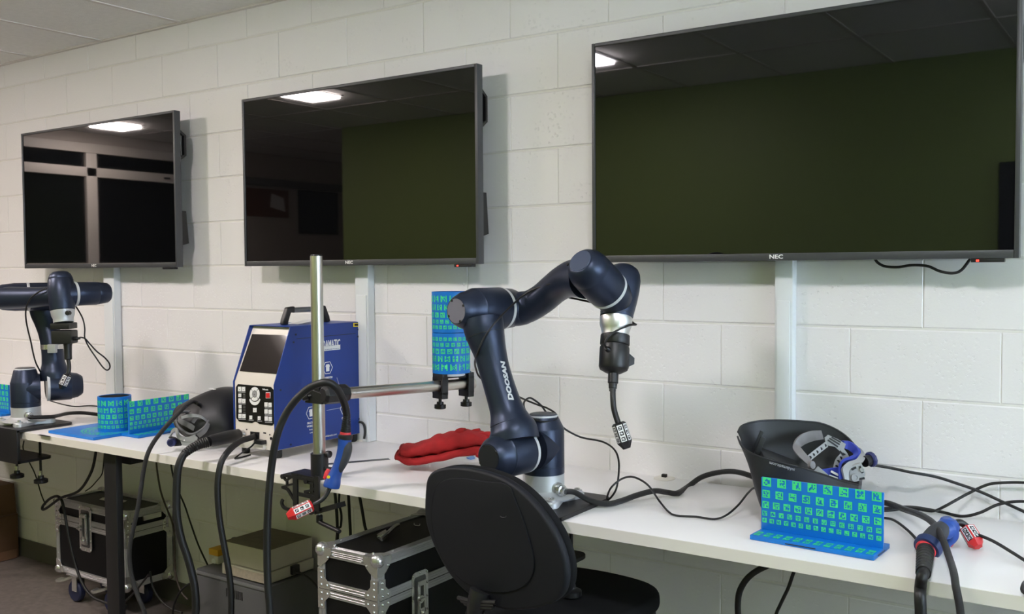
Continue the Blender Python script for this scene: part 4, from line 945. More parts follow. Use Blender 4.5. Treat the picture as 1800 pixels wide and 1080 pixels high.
MB().rev(at(607.5, 760, d_), at(607, 765, d_), [(0, 9.6*d_/F), (.009, 10*d_/F)], 28).build('coloured_ring', M_REDRING, T1)
MB().rev(at(607.2, 764, d_), at(606.8, 772, d_), [(0, 11*d_/F), (.003, 12.6*d_/F), (.013, 12.6*d_/F), (.016, 12*d_/F)], 28).build('collar', M_BLKPL, T1)
hd_ = MB(); ptube(hd_, [(606.5, 770, d_, 12.3), (605, 785, d_, 11.5), (601, 803, d_, 10.6), (594, 823, d_, 10.2), (588, 838, d_, 12), (585, 848, d_, 14), (582.5, 855, d_, 14.5), (582, 857, d_, 13)]); h_ = hd_.build('handle', M_TBLUE, T1)
gr = MB(); ptube(gr, [(611, 777, d_-.004, 7), (610, 788, d_-.005, 9.2), (606.5, 805, d_-.006, 8.6), (599, 822, d_-.006, 7.0), (594, 833, d_-.006, 4)]); gr.build('rubber_grip', mat('dark_grey_rubber', (52, 54, 60), .6), h_)
tg = MB(); ptube(tg, [(578, 826, d_, 4), (575, 833, d_, 5), (571.5, 842, d_, 4)]); tg.build('trigger', M_REDRING, h_)
o_ = at(577.5, 839, d_-.0305); MB().cyl(o_, o_-FWD*.002, .0052, 16).build('round_label', M_LABELY, h_)
nk = [at(581, 853, d_), at(577, 864, d_-.005), at(569, 876, d_-.01), at(558, 884, d_-.015), at(548, 889, d_-.02)]
MB().tube(cat_rom(nk, 6), .0072, 14).build('torch_neck', M_BLKPL, T1)
tip('torch_tip', at(549, 888, d_-.02), at(505, 909, d_-.05), .0215, T1, M_REDPL, M_WHITE, M_BLKPL)
# torch on the desk at the right
d_ = dep(onz(1640, 955, DESK+.03)); dh = d_
T2 = thing('welding_torch', 'blue and black welding torch lying on the desk with red and white tip', 'torch', onz(1640, 965, DESK), 'blue handled welding torches')
hz = [onz(1627, 1000, DESK+.018), onz(1621, 1014, DESK+.016), ony(1618, 1032, -.672), ony(1617.5, 1050, -.690), ony(1618.5, 1075, -.694), ony(1620, 1120, -.694), ony(1622, 1200, -.694)]+down(ony(1622, 1200, -.694), -.05)
MB().tube(cat_rom(hz, 8), .0128, 16).build('hose', M_BLKRUB, T2)
ca, cb_ = at(1631, 962, d_), at(1652, 935, d_+.035); hx_ = (cb_-ca).normalized()
corrugated('strain_relief', onz(1623, 1008, DESK+.018), ca-hx_*.012, .0165, .0212, T2)
MB().rev(ca-hx_*.016, cb_, [(0, .0225), (.003, .0245), (.008, .0245), (.010, .022)], 32).build('coloured_ring', M_REDRING, T2)
MB().rev(ca-hx_*.009, cb_, [(0, .026), (.0005, .0315), (.008, .033), (.018, .033), (.021, .0305)], 36).build('collar', mat('dark_blue_collar', (32, 50, 96), .45), T2)
for k in range(0): pass
gr = MB(); ptube(gr, [(1634, 957, d_+.005, 18.5), (1642, 946, d_+.018, 18.5), (1650, 936, d_+.03, 17), (1658, 928, d_+.04, 13)]); h_ = gr.build('rubber_grip', mat('dark_grey_rubber', (52, 54, 60), .6), T2)
hd_ = MB(); ptube(hd_, [(1650, 938, d_+.032, 13), (1660, 932, d_+.045, 17.5), (1668, 928, d_+.057, 18), (1674, 930, d_+.06, 15), (1679, 934, d_+.06, 11)])
ptube(hd_, [(1663, 910, d_+.055, 8), (1664, 917, d_+.055, 13), (1667, 928, d_+.05, 16.5), (1671, 942, d_+.05, 13.5), (1666, 955, d_+.05, 8), (1657, 966, d_+.045, 5)]); hd_.build('handle', M_TBLUE, h_)
tg = MB(); ptube(tg, [(1676, 950, d_+.05, 3), (1673, 955, d_+.05, 4), (1670, 961, d_+.05, 3)]); tg.build('trigger', M_REDRING, h_)
nk = [at(1678, 920, d_+.065), at(1688, 919, d_+.07), at(1697, 925, d_+.072), at(1703, 932, d_+.07)]
MB().tube(cat_rom(nk, 6), .0085, 14).build('torch_neck', M_BLKPL, T2)
ta, tb_ = at(1699, 929, d_+.07), onz(1720, 962, DESK+.012)
tip('torch_tip', ta, tb_, .0215, T2, M_REDPL, M_WHITE, M_BLKPL)
# torch connector plugged into the simulator, with its hose
dT = dep(TS); T3 = thing('torch_lead', 'thick black hose with plug pushed into the simulator front, left of keypad', 'hose', TS)
ce_ = at(366, 777, dT-.15)
cx = (ce_-TS).normalized(); Lc = (ce_-TS).length
MB().rev(TS, ce_, [(0, .0165), (.004, .0225), (.03, .0235), (.034, .0245), (.05, .0245), (Lc-.02, .0225), (Lc, .0185)], 28).build('plug_body', M_BLKPL, T3)
c2 = at(324, 798, dT-.20)
rl = MB(); P = cat_rom([ce_, at(352, 781, dT-.165), at(338, 788, dT-.18), c2], 8); R = []
for i in range(len(P)): R.append((.0205-.005*i/len(P))*(1 if i % 2 else .9))
rl.tube(P, R, 20).build('strain_relief', M_BLKRUB, T3, ang=20)
dv = dT-.2
MB().tube(cat_rom([at(330, 793, dv+.01), at(321, 803, dv), at(313, 825, dv-.01), at(310.5, 860, dv-.01), at(311, 905, dv-.01), at(318, 945, dv-.01), at(331, 985, dv-.01), at(341, 1025, dv-.01), at(344.5, 1060, dv-.01), at(343, 1090, dv-.01), at(340, 1150, dv-.01)]+down(at(340, 1150, dv-.01)), 8), .0138, 16).build('hose', M_BLKRUB, T3)
sp_ = kz(350, 770); ds = dep(sp_)
cable('data_hose', [sp_+Vector((0, -.004, 0)), at(441, 770, ds-.04), at(425, 775, ds-.08), at(410, 785, ds-.13), at(397, 799, ds-.18), at(388, 816, ds-.20), at(383, 845, ds-.21), at(383, 880, ds-.21), at(387, 920, ds-.21), at(395, 965, ds-.21), at(403, 1010, ds-.21), at(406.5, 1050, ds-.21), at(406, 1090, ds-.21), at(405, 1150, ds-.21)]+down(at(405, 1150, ds-.21)), .0112, 'black hose from the simulator socket, hanging in front of the grey casing', M_BLKRUB, 'hose', n=14)
s3 = kz(450, 838)+Vector((0, -.014, 0)); 
MB_ = MB().box((-.022, -.012, -.008), (.022, .012, .008), Matrix.Translation(s3), bev=.003)
c_ = thing('usb_lead', 'short thin black cable plugged in under the simulator socket', 'cable', s3)
MB_.build('plug', M_BLKPL, c_)
MB().tube(cat_rom([s3+Vector((-.02, -.004, 0)), at(441, 786, ds-.06), at(430, 793, ds-.08), onz(419, 801, DESK+.005), onz(413, 806, DESK+.0035), onz(418, 806, DESK+.0035), onz(440, 800, DESK+.0035)], 8), .0032, 8).build('wire', M_BLKRUB, c_)
# ================================================================ HELMETS
def ribbon(mb, E1, E2, th, seg=5):
    A = cat_rom([at(*p) for p in E1], seg); B = cat_rom([at(*p) for p in E2], seg); rings = []
    for i in range(len(A)):
        t_ = (A[min(i+1, len(A)-1)]-A[max(i-1, 0)]).normalized(); w = B[i]-A[i]; n_ = t_.cross(w).normalized()*th
        rings.append([A[i], B[i], B[i]+n_, A[i]+n_])
    return mb.loft(rings)
H2 = thing('welding_helmet', 'upturned black welding helmet with grey and blue headgear, behind near marker workpiece', 'helmet', onz(1410, 880, DESK), 'black welding helmets')
Nn = [(1296.5, 768, 2.735), (1304, 785, 2.67), (1321, 797, 2.63), (1350, 808.5, 2.61), (1400, 821, 2.60), (1448, 835, 2.61), (1482, 847, 2.63), (1508, 853, 2.69)]
Ff = [(1297, 760, 2.76), (1304, 749, 2.81), (1325, 742, 2.84), (1362, 739, 2.85), (1410, 741, 2.85), (1448, 746, 2.845), (1486, 766, 2.83), (1516, 800, 2.79)]
Bb = [(1303, 776, 2.745), (1322, 815, 2.73), (1332, 858, 2.73), (1350, 890, 2.73), (1395, 905, 2.73), (1445, 905, 2.73), (1482, 893, 2.73), (1512, 868, 2.74)]
N_, F_, B_ = [cat_rom([at(*p) for p in L], 5) for L in (Nn, Ff, Bb)]
rings = []
for n_, f_, b_ in zip(N_, F_, B_):
    mid = (n_+f_)/2; hv = (n_-f_)/2; dw = b_-mid; row = []
    for k in range(25):
        th = PI*k/24; c, s = math.cos(th), math.sin(th)
        row.append(mid+hv*(math.copysign(abs(c)**.72, c))+dw*(abs(s)**.72))
    rings.append(row)
m = MB(); m.loft(rings, closed=False)
m.add(rings[-1], [list(range(25))])
hs = m.build('shell', M_HELM, H2, ang=60)
md = hs.modifiers.new('thick', 'SOLIDIFY'); md.thickness = .003; md.offset = 0
# rim roll, inner lens frame
MB().tube(N_, .0028, 8).build('rim_edge', M_HELM, H2); MB().tube(F_, .0028, 8).build('rim_edge', M_HELM, H2)
lf = MB(); c = at(1368, 812, 2.74); Mx = Matrix.Translation(c) @ Matrix.Rotation(-YAW*0+.45, 4, 'Z') @ Matrix.Rotation(.35, 4, 'Y')
lf.box((-.055, -.07, -.012), (.055, .07, .012), Mx, bev=.006); lf.box((-.07, -.005, -.02), (-.055, .005, .05), Mx, bev=.002); lf.box((-.07, .045, -.02), (-.058, .05, .06), Mx, bev=.002)
lf.build('lens_frame', mat('inner_black_plastic', (24, 25, 28), .5), H2)
m = MB(); ribbon(m, [(1443, 757, 2.81), (1425, 758, 2.81), (1408, 764, 2.79), (1397, 774, 2.76), (1393.5, 788, 2.72), (1400, 800, 2.68), (1413, 812, 2.66), (1424, 821, 2.65)],
                 [(1447, 772, 2.81), (1430, 775, 2.81), (1414, 781, 2.79), (1405, 787, 2.765), (1406, 788, 2.72), (1413, 796, 2.68), (1423, 806, 2.66), (1430, 814, 2.65)], .006)
hb = m.build('headband_pad', M_HBAND, H2)
for px, py in ((1404, 773), (1412, 768.5), (1420, 765), (1428, 763.5), (1436, 762), (1407, 778), (1415, 775), (1424, 771), (1433, 768), (1441, 766)):
    p = onp(px, py, at(1425, 766, 2.804), (at(1443, 757, 2.81)-at(1408, 764, 2.79)).cross(at(1447, 772, 2.81)-at(1443, 757, 2.81))); MB().ball(p, .0018, 6).build('pad_hole', M_BLKPL, hb)
MB().tube([at(1424, 818, 2.648), at(1429, 818, 2.64)], .011, 12).build('pad_roll', M_HBAND, hb)
def pstrap(P, w, d, nm, m_, holes=0, mat2=None):
    pts = cat_rom([at(*p) for p in P], 6) if len(P) > 2 else [at(*p) for p in P]
    o = MB().bar(pts, w, FWD*.003).build(nm, m_, H2, ang=30)
    for k in range(holes):
        f = (k+.5)/holes; i = f*(len(pts)-1); a = pts[int(i)].lerp(pts[min(int(i)+1, len(pts)-1)], i-int(i))
        MB().cyl(a-FWD*.0006, a-FWD*.0002, w*.28, 12).build('strap_hole', M_BLKPL, o)
    return o
pstrap([(1421, 807, 2.665), (1436, 795, 2.69), (1454, 781, 2.74)], .016, 0, 'perforated_strap', M_HGREY, 5)
pl_ = [(1450, 770), (1456, 765), (1472, 772), (1487, 781), (1484, 790), (1490, 798), (1493, 804), (1483, 808), (1476, 803), (1478, 795), (1468, 786), (1452, 783)]
o = MB().prism([at(x, y, 2.75) for x, y in pl_], FWD*.004).build('side_bracket', M_HGREY, H2)
for a, b in (((1455, 774), (1473, 786)), ((1458, 771), (1476, 782)), ((1462, 769), (1478, 778)), ((1476, 793), (1483, 801)), ((1481, 797), (1486, 800))):
    MB().bar([at(a[0], a[1], 2.7485), at(b[0], b[1], 2.7485)], .0045, FWD*.001).build('bracket_slot', M_BLKPL, o)
pstrap([(1480, 803, 2.742), (1473, 812, 2.72), (1469, 826, 2.69)], .018, 0, 'perforated_strap', M_HGREY, 3)
MB().prism([at(x, y, 2.672) for x, y in ((1443, 826), (1462, 823), (1476, 822), (1480, 842), (1470, 850), (1448, 838))], FWD*.004).build('crown_net', M_HBLUE, H2)
pstrap([(1434, 825, 2.652), (1452, 840, 2.645)], .02, 0, 'crown_strap', M_HGREY); pstrap([(1461, 829, 2.665), (1474, 836, 2.662)], .006, 0, 'crown_strap', M_WHITE)
pstrap([(1458, 837, 2.665), (1473, 842, 2.662)], .006, 0, 'crown_strap', M_WHITE)
m = MB(); ribbon(m, [(1483, 776, 2.775), (1494, 777, 2.775), (1505, 786, 2.76), (1509, 797, 2.73), (1500, 806, 2.70), (1485, 811, 2.675), (1475, 823, 2.655), (1477, 842, 2.645)],
                 [(1484, 788, 2.775), (1492, 792, 2.775), (1499, 797, 2.76), (1499, 800, 2.73), (1493, 803, 2.70), (1480, 809, 2.675), (1473, 824, 2.66), (1474, 838, 2.65)], .016)
m.build('back_pad', M_HBLUE, H2)
m = MB(); ribbon(m, [(1503, 784, 2.77), (1513, 789, 2.765), (1521, 800, 2.74), (1518, 811, 2.705), (1504, 818, 2.675), (1493, 828, 2.65), (1493, 845, 2.64)],
                 [(1507, 795, 2.765), (1509, 797, 2.765), (1510, 801, 2.73), (1504, 808, 2.70), (1490, 813, 2.67), (1482, 824, 2.645), (1485, 843, 2.64)], .008)
m.build('back_shell', M_HGREY, H2)
o = MB().prism([at(x, y, 2.665) for x, y in ((1493, 822), (1504, 817), (1514, 814), (1519, 824), (1522, 836), (1514, 845), (1502, 848), (1492, 845))], FWD*.012).build('adjuster_plate', M_HGREY, H2, bev=.002)
for c, r_ in (((1503, 840), .011), ((1515, 826), .006)):
    p = at(c[0], c[1], 2.662); MB().rev(p, p-FWD, [(0, r_), (.003, r_), (.003, r_*.55), (.001, r_*.5)], 18).build('adjuster_boss', M_HGREY, o)
for a, b in (((1497, 826), (1505, 822)), ((1511, 820), (1517, 832)), ((1510, 843), (1520, 841))): MB().bar([at(*a, 2.6635), at(*b, 2.6635)], .006, FWD*.001).build('plate_slot', M_BLKPL, o)
ka, kb_ = at(1519, 812, 2.73), at(1533, 807, 2.745)
MB().rev(ka, kb_, [(0, .016), ((kb_-ka).length-.004, .014)], 20).build('knob_neck', mat('inner_black_plastic', (24, 25, 28), .5), H2)
MB().rev(at(1528, 809, 2.74), at(1534, 807, 2.745), [(0, .019), (.003, .022), (.010, .022), (.013, .018)], 12).build('adjuster_knob', mat('dark_blue_knob', (44, 50, 98), .5), H2, ang=15)
ta, tb_ = at(1397.5, 824.5, 2.588), at(1353, 811.5, 2.598)
text('lettering', 'soldamatic.com', .0118, ta, tb_-ta, -UPV, M_GREYPR, hs, bold=.0002, lift=.003, width=(tb_-ta).length)
cable('helmet_cable', [at(1534, 818, 2.74), at(1565, 823, 2.76), ony(1600, 830.5, -.08), ony(1644, 838.5, -.04), ony(1684, 851, -.03), ony(1722, 864.5, -.03), ony(1767, 885, -.03), ony(1800, 900, -.05), onz(1850, 925, DESK+.012), onz(1950, 950, DESK+.005), onz(2050, 960, DESK+.005)], .0042, 'black cable running right from the upturned helmet knob', n=8)
# left helmet, opening towards the left
H1 = thing('welding_helmet', 'black welding helmet lying on its side left of the blue simulator box', 'helmet', onz(380, 775, DESK), 'black welding helmets')
D3 = 3.93
sec = [((322, 711), (345, 770), .10), ((333, 705), (358, 774), .112), ((350, 696), (374, 777), .12), ((372, 686.5), (392, 778), .124), ((393, 681), (408, 777), .122), ((414, 683), (424, 774), .112), ((430, 695), (434, 766), .08), ((438, 715), (438, 752), .04)]
rings = []
T_ = cat_rom([Vector((a[0], a[1], 0)) for a, b, w in sec], 4); Bt = cat_rom([Vector((b[0], b[1], 0)) for a, b, w in sec], 4); Ww = crs([w for a, b, w in sec], 4)
for a, b, w in zip(T_, Bt, Ww):
    A = at(a.x, a.y, D3+.03); Bq = at(b.x, b.y, D3-.05); mid = (A+Bq)/2
    dirw = (FWD*.85+RGT*.25).normalized()
    rings.append([mid+(A-Bq)/2*math.cos(2*PI*k/32)+dirw*w*math.sin(2*PI*k/32) for k in range(32)])
m = MB(); m.loft(rings, cap=False); m.add(rings[-1], [list(range(32))]); hs = m.build('shell', M_HELM, H1, ang=60)
md = hs.modifiers.new('thick', 'SOLIDIFY'); md.thickness = .003; md.offset = 0
MB().tube(rings[0]+[rings[0][0]], .003, 8).build('rim_edge', M_HELM, H1)
MB().prism([at(x, y, D3-.125) for x, y in ((334, 706), (346, 712), (350, 709), (338, 703))], FWD*.006).build('rim_clip', M_BLKPL, H1)
def loop(P, r_, nm, m_, d_=None, closed=True):
    pts = [at(*p) for p in P]; pts = closed_rom(pts, 6) if closed else cat_rom(pts, 6)
    if closed: pts = pts+[pts[0]]
    return MB().tube(pts, r_, 10).build(nm, m_, H1)
D4 = D3-.12
M_HG2 = mat('dark_nylon_strap', (92, 92, 94), .5)
loop([(315, 726, D4), (310, 739, D4-.02), (316, 753, D4-.03), (335, 764, D4-.04), (356, 755, D4-.03), (366, 741, D4-.01), (362, 730, D4+.02), (345, 724, D4+.03)], .006, 'headband', M_HG2)
def hrib(E1, E2, th, nm, m_): m = MB(); ribbon(m, E1, E2, th, 4); return m.build(nm, m_, H1)
hrib([(318, 732, D4-.03), (335, 728, D4-.035), (352, 730, D4-.03), (364, 738, D4-.01)], [(319, 737, D4-.03), (336, 734, D4-.035), (352, 735, D4-.03), (365, 743, D4-.01)], .003, 'front_pad', M_HGREY)
hrib([(312, 740, D4-.03), (318, 746, D4-.04), (330, 752, D4-.045), (340, 758, D4-.045)], [(316, 736, D4-.03), (324, 739, D4-.04), (336, 745, D4-.045), (343, 750, D4-.045)], .003, 'crown_net', M_HG2)
hrib([(336, 742, D4-.03), (341, 735, D4-.03), (346, 730, D4-.03)], [(341, 745, D4-.03), (346, 738, D4-.03), (351, 733, D4-.03)], .003, 'crown_strap', M_HG2)
hrib([(345, 764, D4-.05), (355, 757, D4-.045), (362, 748, D4-.03), (365, 742, D4-.02)], [(351, 770, D4-.05), (361, 762, D4-.045), (367, 753, D4-.03), (369, 746, D4-.02)], .004, 'side_strap', M_HG2)
hrib([(299, 764, D4-.02), (302, 755, D4-.03), (308, 752.5, D4-.04), (312, 757, D4-.05), (315, 765, D4-.055), (328, 769, D4-.055), (343, 764, D4-.05)], [(296, 770, D4-.02), (303, 761, D4-.03), (308, 760, D4-.04), (309, 764, D4-.05), (313, 772, D4-.055), (328, 777, D4-.055), (346, 776, D4-.05)], .006, 'back_shell', M_HGREY)
hrib([(313, 772, D4-.05), (328, 776, D4-.052), (346, 773, D4-.05)], [(316, 783, D4-.05), (330, 784, D4-.052), (350, 781, D4-.05)], .006, 'back_shell', M_HGREY)
hrib([(297, 768, D4-.02), (305, 770, D4-.04), (314, 773, D4-.055)], [(300, 783, D4-.02), (307, 785, D4-.04), (318, 784, D4-.055)], .01, 'back_pad', mat('inner_black_plastic', (24, 25, 28), .5))
k0 = at(305, 777, D4-.04); k1 = at(299, 779, D4-.07)
MB().rev(k0, k1, [(0, .013), (.012, .0165), (.024, .0165), (.028, .012)], 12).build('adjuster_knob', mat('dark_blue_knob', (44, 50, 98), .5), H1, ang=15)
p = at(324, 774.5, D4-.0575); MB().cyl(p, p-FWD*.002, .003, 10).build('rivet', M_WHITE, H1)
p = at(344, 771, D4-.058); MB().rev(p, p-FWD, [(0, .008), (.004, .008), (.004, .004)], 14).build('pivot_boss', M_HGREY, H1)
tp = at(367, 688.5, D3-.03); text('lettering', 'soldamatic', .020, at(366, 685.5, D3-.005), at(383, 690, D3-.06)-at(366, 685.5, D3-.005), at(366, 683, D3+.06)-at(368, 690, D3-.02), M_WHITE, hs, bold=.001, lift=.006, sx=.55)
cable('helmet_lead', [at(352, 712, D3-.10), at(340, 706, D3-.13), at(330, 711, D3-.17), at(318, 722, D3-.2), at(303, 738, D3-.22), at(285, 758, D3-.235), at(270, 778, D3-.24), at(259, 800, D3-.25), at(252, 830, D3-.25), at(247, 865, D3-.25), at(240, 905, D3-.25), at(231, 945, D3-.25), at(227.5, 975, D3-.25), at(231, 1010, D3-.25), at(241, 1045, D3-.26), at(252, 1072, D3-.27), at(262, 1110, D3-.27)]+down(at(262, 1110, D3-.27), .1), .0085, 'braided black lead from left helmet, hanging past the left flight case', M_BRAID, n=10)
# ================================================================ GLOVES
def glove(lb, spec, fingers, dd, hd, seed):
    P = cat_rom([Vector((x, a, b)) for x, a, b in spec], 5); rr = random.Random(seed)
    t = thing('welding_glove', lb, 'glove', onz(spec[2][0], spec[2][2], DESK), 'red leather gloves')
    rings = []; n = len(P)
    for i, p in enumerate(P):
        A = at(p.x, p.y, dd(p.x)); B = at(p.x, p.z, dd(p.x)); mid = (A+B)/2; hv = (A-B)/2; w = hd*(1 if i > 1 else .96)
        fl = Vector((FWD.x, FWD.y, 0)).normalized(); row = []
        for k in range(28):
            th = 2*PI*k/28; c, s = math.cos(th), math.sin(th)
            wob = 1+.15*math.sin(i*.9+k*.7+seed)*(.4+.6*abs(s))
            row.append(mid+hv*math.copysign(abs(c)**.6, c)*wob+fl*w*math.copysign(abs(s)**.85, s))
        rings.append(row)
    o = MB().loft(rings, cap=True).build('palm_and_cuff', M_RED, t, ang=70)
    c0 = rings[1]; MB().tube([p*1 for p in c0]+[c0[0]], .0022, 6).build('cuff_seam', mat('dark_red_seam', (120, 14, 18), .8), t)
    for f in fingers:
        pts = [at(x, y, d) for x, y, d in f[0]]; MB().tube(cat_rom(pts, 5), crs(f[1], 5), 14).build('finger', M_RED, t)
    return t
dg = lambda x: 3.46-.0010*(x-700)
glove('lower red leather welding glove, folded cuff towards the pole stand', [(697, 794, 803), (706, 795, 808), (722, 800, 815.5), (745, 799, 813), (775, 793, 808), (805, 786, 801), (835, 781, 797), (860, 779, 796)], [([(838, 790, dg(838)-.02), (862, 792, dg(860)-.03), (885, 795, dg(885)-.05)], [.012, .013, .010]), ([(838, 800, dg(838)-.07), (850, 803, dg(850)-.075), (868, 806, dg(868)-.08)], [.007, .012, .010])], dg, .068, 1)
glove('upper red leather welding glove stacked on the other one', [(704, 783, 797), (716, 782, 803), (735, 779.5, 800), (752, 773, 798), (770, 765, 796), (787, 762, 793), (805, 758, 788), (825, 757, 784), (845, 760, 781), (862, 764, 780)], [([(822, 764, dg(822)+.02), (835, 760, dg(835)+.03), (844, 757.5, dg(844)+.035)], [.010, .011, .009]), ([(840, 768, dg(840)), (860, 766, dg(860)-.01), (885, 770, dg(885)-.03)], [.013, .014, .011]), ([(800, 766, dg(800)-.0), (808, 760, dg(808)), (818, 759, dg(818))], [.012, .014, .012])], lambda x: dg(x)+.01, .064, 2)
o = MB().prism([onz(x, y, DESK+.0006) for x, y in ((820, 806), (832, 803), (835, 806.5), (828, 809))], (0, 0, .004)).build('blue_clip', M_PALEBLUE); tag(o, 'small pale blue plastic clip beside the red gloves', 'clip')
# ================================================================ CHAIR
ch = thing('office_chair', 'black drafting chair with rounded backrest and fabric seat, tucked at the desk', 'chair', (1.13, -.62, 0))
BN = Vector((-.20, -.98, -.06)).normalized(); BP = ony(860, 940, -.955)
def CH(px, py, l=0): return onp(px, py, BP, BN)+BN*l
out = [(745, 905), (746, 862), (750, 840), (762, 828), (785, 822.5), (812, 823), (845, 829), (878, 840), (905, 856), (932, 880), (955, 908), (975, 940), (989, 975), (995, 1008), (992, 1036), (978, 1056), (950, 1069), (915, 1074), (880, 1072), (845, 1060), (815, 1040), (788, 1010), (768, 975), (753, 940)]
O3 = closed_rom([CH(*p) for p in out], 4)
m = MB(); slab(m, O3, -BN, .024, .010); bs = m.build('backrest_shell', M_CHAIRPL, ch)
ce_ = sum(O3, Vector())/len(O3)
m = MB(); slab(m, [ce_+(p-ce_)*1.0-BN*.020 for p in O3], -BN, .028, .013, bulge=.012); m.build('backrest_cushion', M_FABRIC, ch)
inn = [(760, 905), (764, 868), (778, 846), (810, 840), (850, 846), (893, 852), (907, 880), (921, 915), (933, 955), (940, 990), (934, 1018), (915, 1035), (885, 1042), (850, 1038), (815, 1022), (788, 995), (770, 960), (762, 930)]
m = MB(); slab(m, closed_rom([CH(x, y, .0) for x, y in inn], 4), BN, .003, .0025); m.build('shell_panel', M_CHAIRPL, bs)
hk = MB().tube(cat_rom([CH(880, 905, .002), CH(883, 909, .003), CH(890, 909, .003), CH(892, 905, .002)], 4), .0008, 6).build('shell_clip', mat('dark_grey_line', (70, 70, 74), .5), bs)
# stem
s0 = CH(846, 1052, .006); s1 = CH(846, 1078, .012); BX = s0.x
stm = [CH(848, 1038, .004), CH(847, 1056, .014), CH(846, 1075, .022), Vector((s0.x+.01, s0.y-.03, .66)), Vector((s0.x+.02, s0.y+.0, .60)), Vector((1.13, -.72, .575)), Vector((1.13, -.60, .575))]
m = MB(); rg = []
for p, w in zip(cat_rom(stm, 5), crs([.05, .046, .036, .03, .03, .032, .03], 5)): rg.append((p, w))
pts = [p for p, w in rg]
m.tube(pts, [w*.62 for p, w in rg], 10); m.build('back_stem', M_BLKPL, ch)
m = MB()
for k in range(3):
    a = CH(812+6*k, 1049+5*k, .012); b = CH(878-3*k, 1057+5*k, .012); m.tube([a, (a+b)/2+BN*.016, b], .006, 8)
m.build('stem_ribs', M_BLKPL, ch)
sz = .655
so_ = [(1.375, -.42), (1.365, -.335), (1.31, -.275), (1.20, -.25), (1.08, -.25), (.97, -.275), (.925, -.34), (.915, -.45), (.92, -.60), (.94, -.72), (.99, -.80), (1.13, -.83), (1.27, -.80), (1.34, -.72), (1.37, -.58)]
m = MB(); slab(m, closed_rom([(x, y, sz-.06) for x, y in so_], 4), (0, 0, 1), .06, .022, bulge=.008); m.build('seat_cushion', M_FABRIC, ch)
m = MB(); slab(m, closed_rom([(1.14+(x-1.14)*.96, -.53+(y+.53)*.96, sz-.083) for x, y in so_], 4), (0, 0, 1), .026, .012); m.build('seat_pan', M_CHAIRPL, ch)
MB().box((1.06, -.64, .555), (1.2, -.44, .575), bev=.008).build('tilt_mechanism', M_BLKPL, ch)
MB().cyl((1.13, -.54, .28), (1.13, -.54, .56), .025, 20).cyl((1.13, -.54, .11), (1.13, -.54, .34), .034, 20).build('gas_column', M_BLKMET, ch)
MB().rev((1.13, -.54, .30), (1.13, -.54, 9), [(0, .002)], 6) if False else None
fr = MB(); R_ = .21; fr.tube([(1.13+R_*math.cos(a), -.54+R_*math.sin(a), .27) for a in [2*PI*k/40 for k in range(41)]], .010, 10)
for k in range(3): a = 2*PI*k/3; fr.tube([(1.13+.03*math.cos(a), -.54+.03*math.sin(a), .27), (1.13+R_*math.cos(a), -.54+R_*math.sin(a), .27)], .008, 8)
fr.build('foot_ring', M_CHROME, ch)
for k in range(5):
    a = 2*PI*k/5+.3; e = Vector((1.13+.28*math.cos(a), -.54+.28*math.sin(a), .075))
    lg = MB().tube([(1.13+.02*math.cos(a), -.54+.02*math.sin(a), .115), (1.13+.16*math.cos(a), -.54+.16*math.sin(a), .105), e], [.026, .021, .016], 10).build('base_leg', M_BLKPL, ch)
    MB().cyl(e+Vector((math.sin(a)*.012, -math.cos(a)*.012, -.047)), e+Vector((math.sin(a)*.03, -math.cos(a)*.03, -.047)), .027, 18, .003).cyl(e-Vector((math.sin(a)*.012, -math.cos(a)*.012, .047)), e-Vector((math.sin(a)*.03, -math.cos(a)*.03, .047)), .027, 18, .003).cyl(e-Vector((0, 0, .047)), e, .008, 10).build('caster', M_BLKPL, lg)
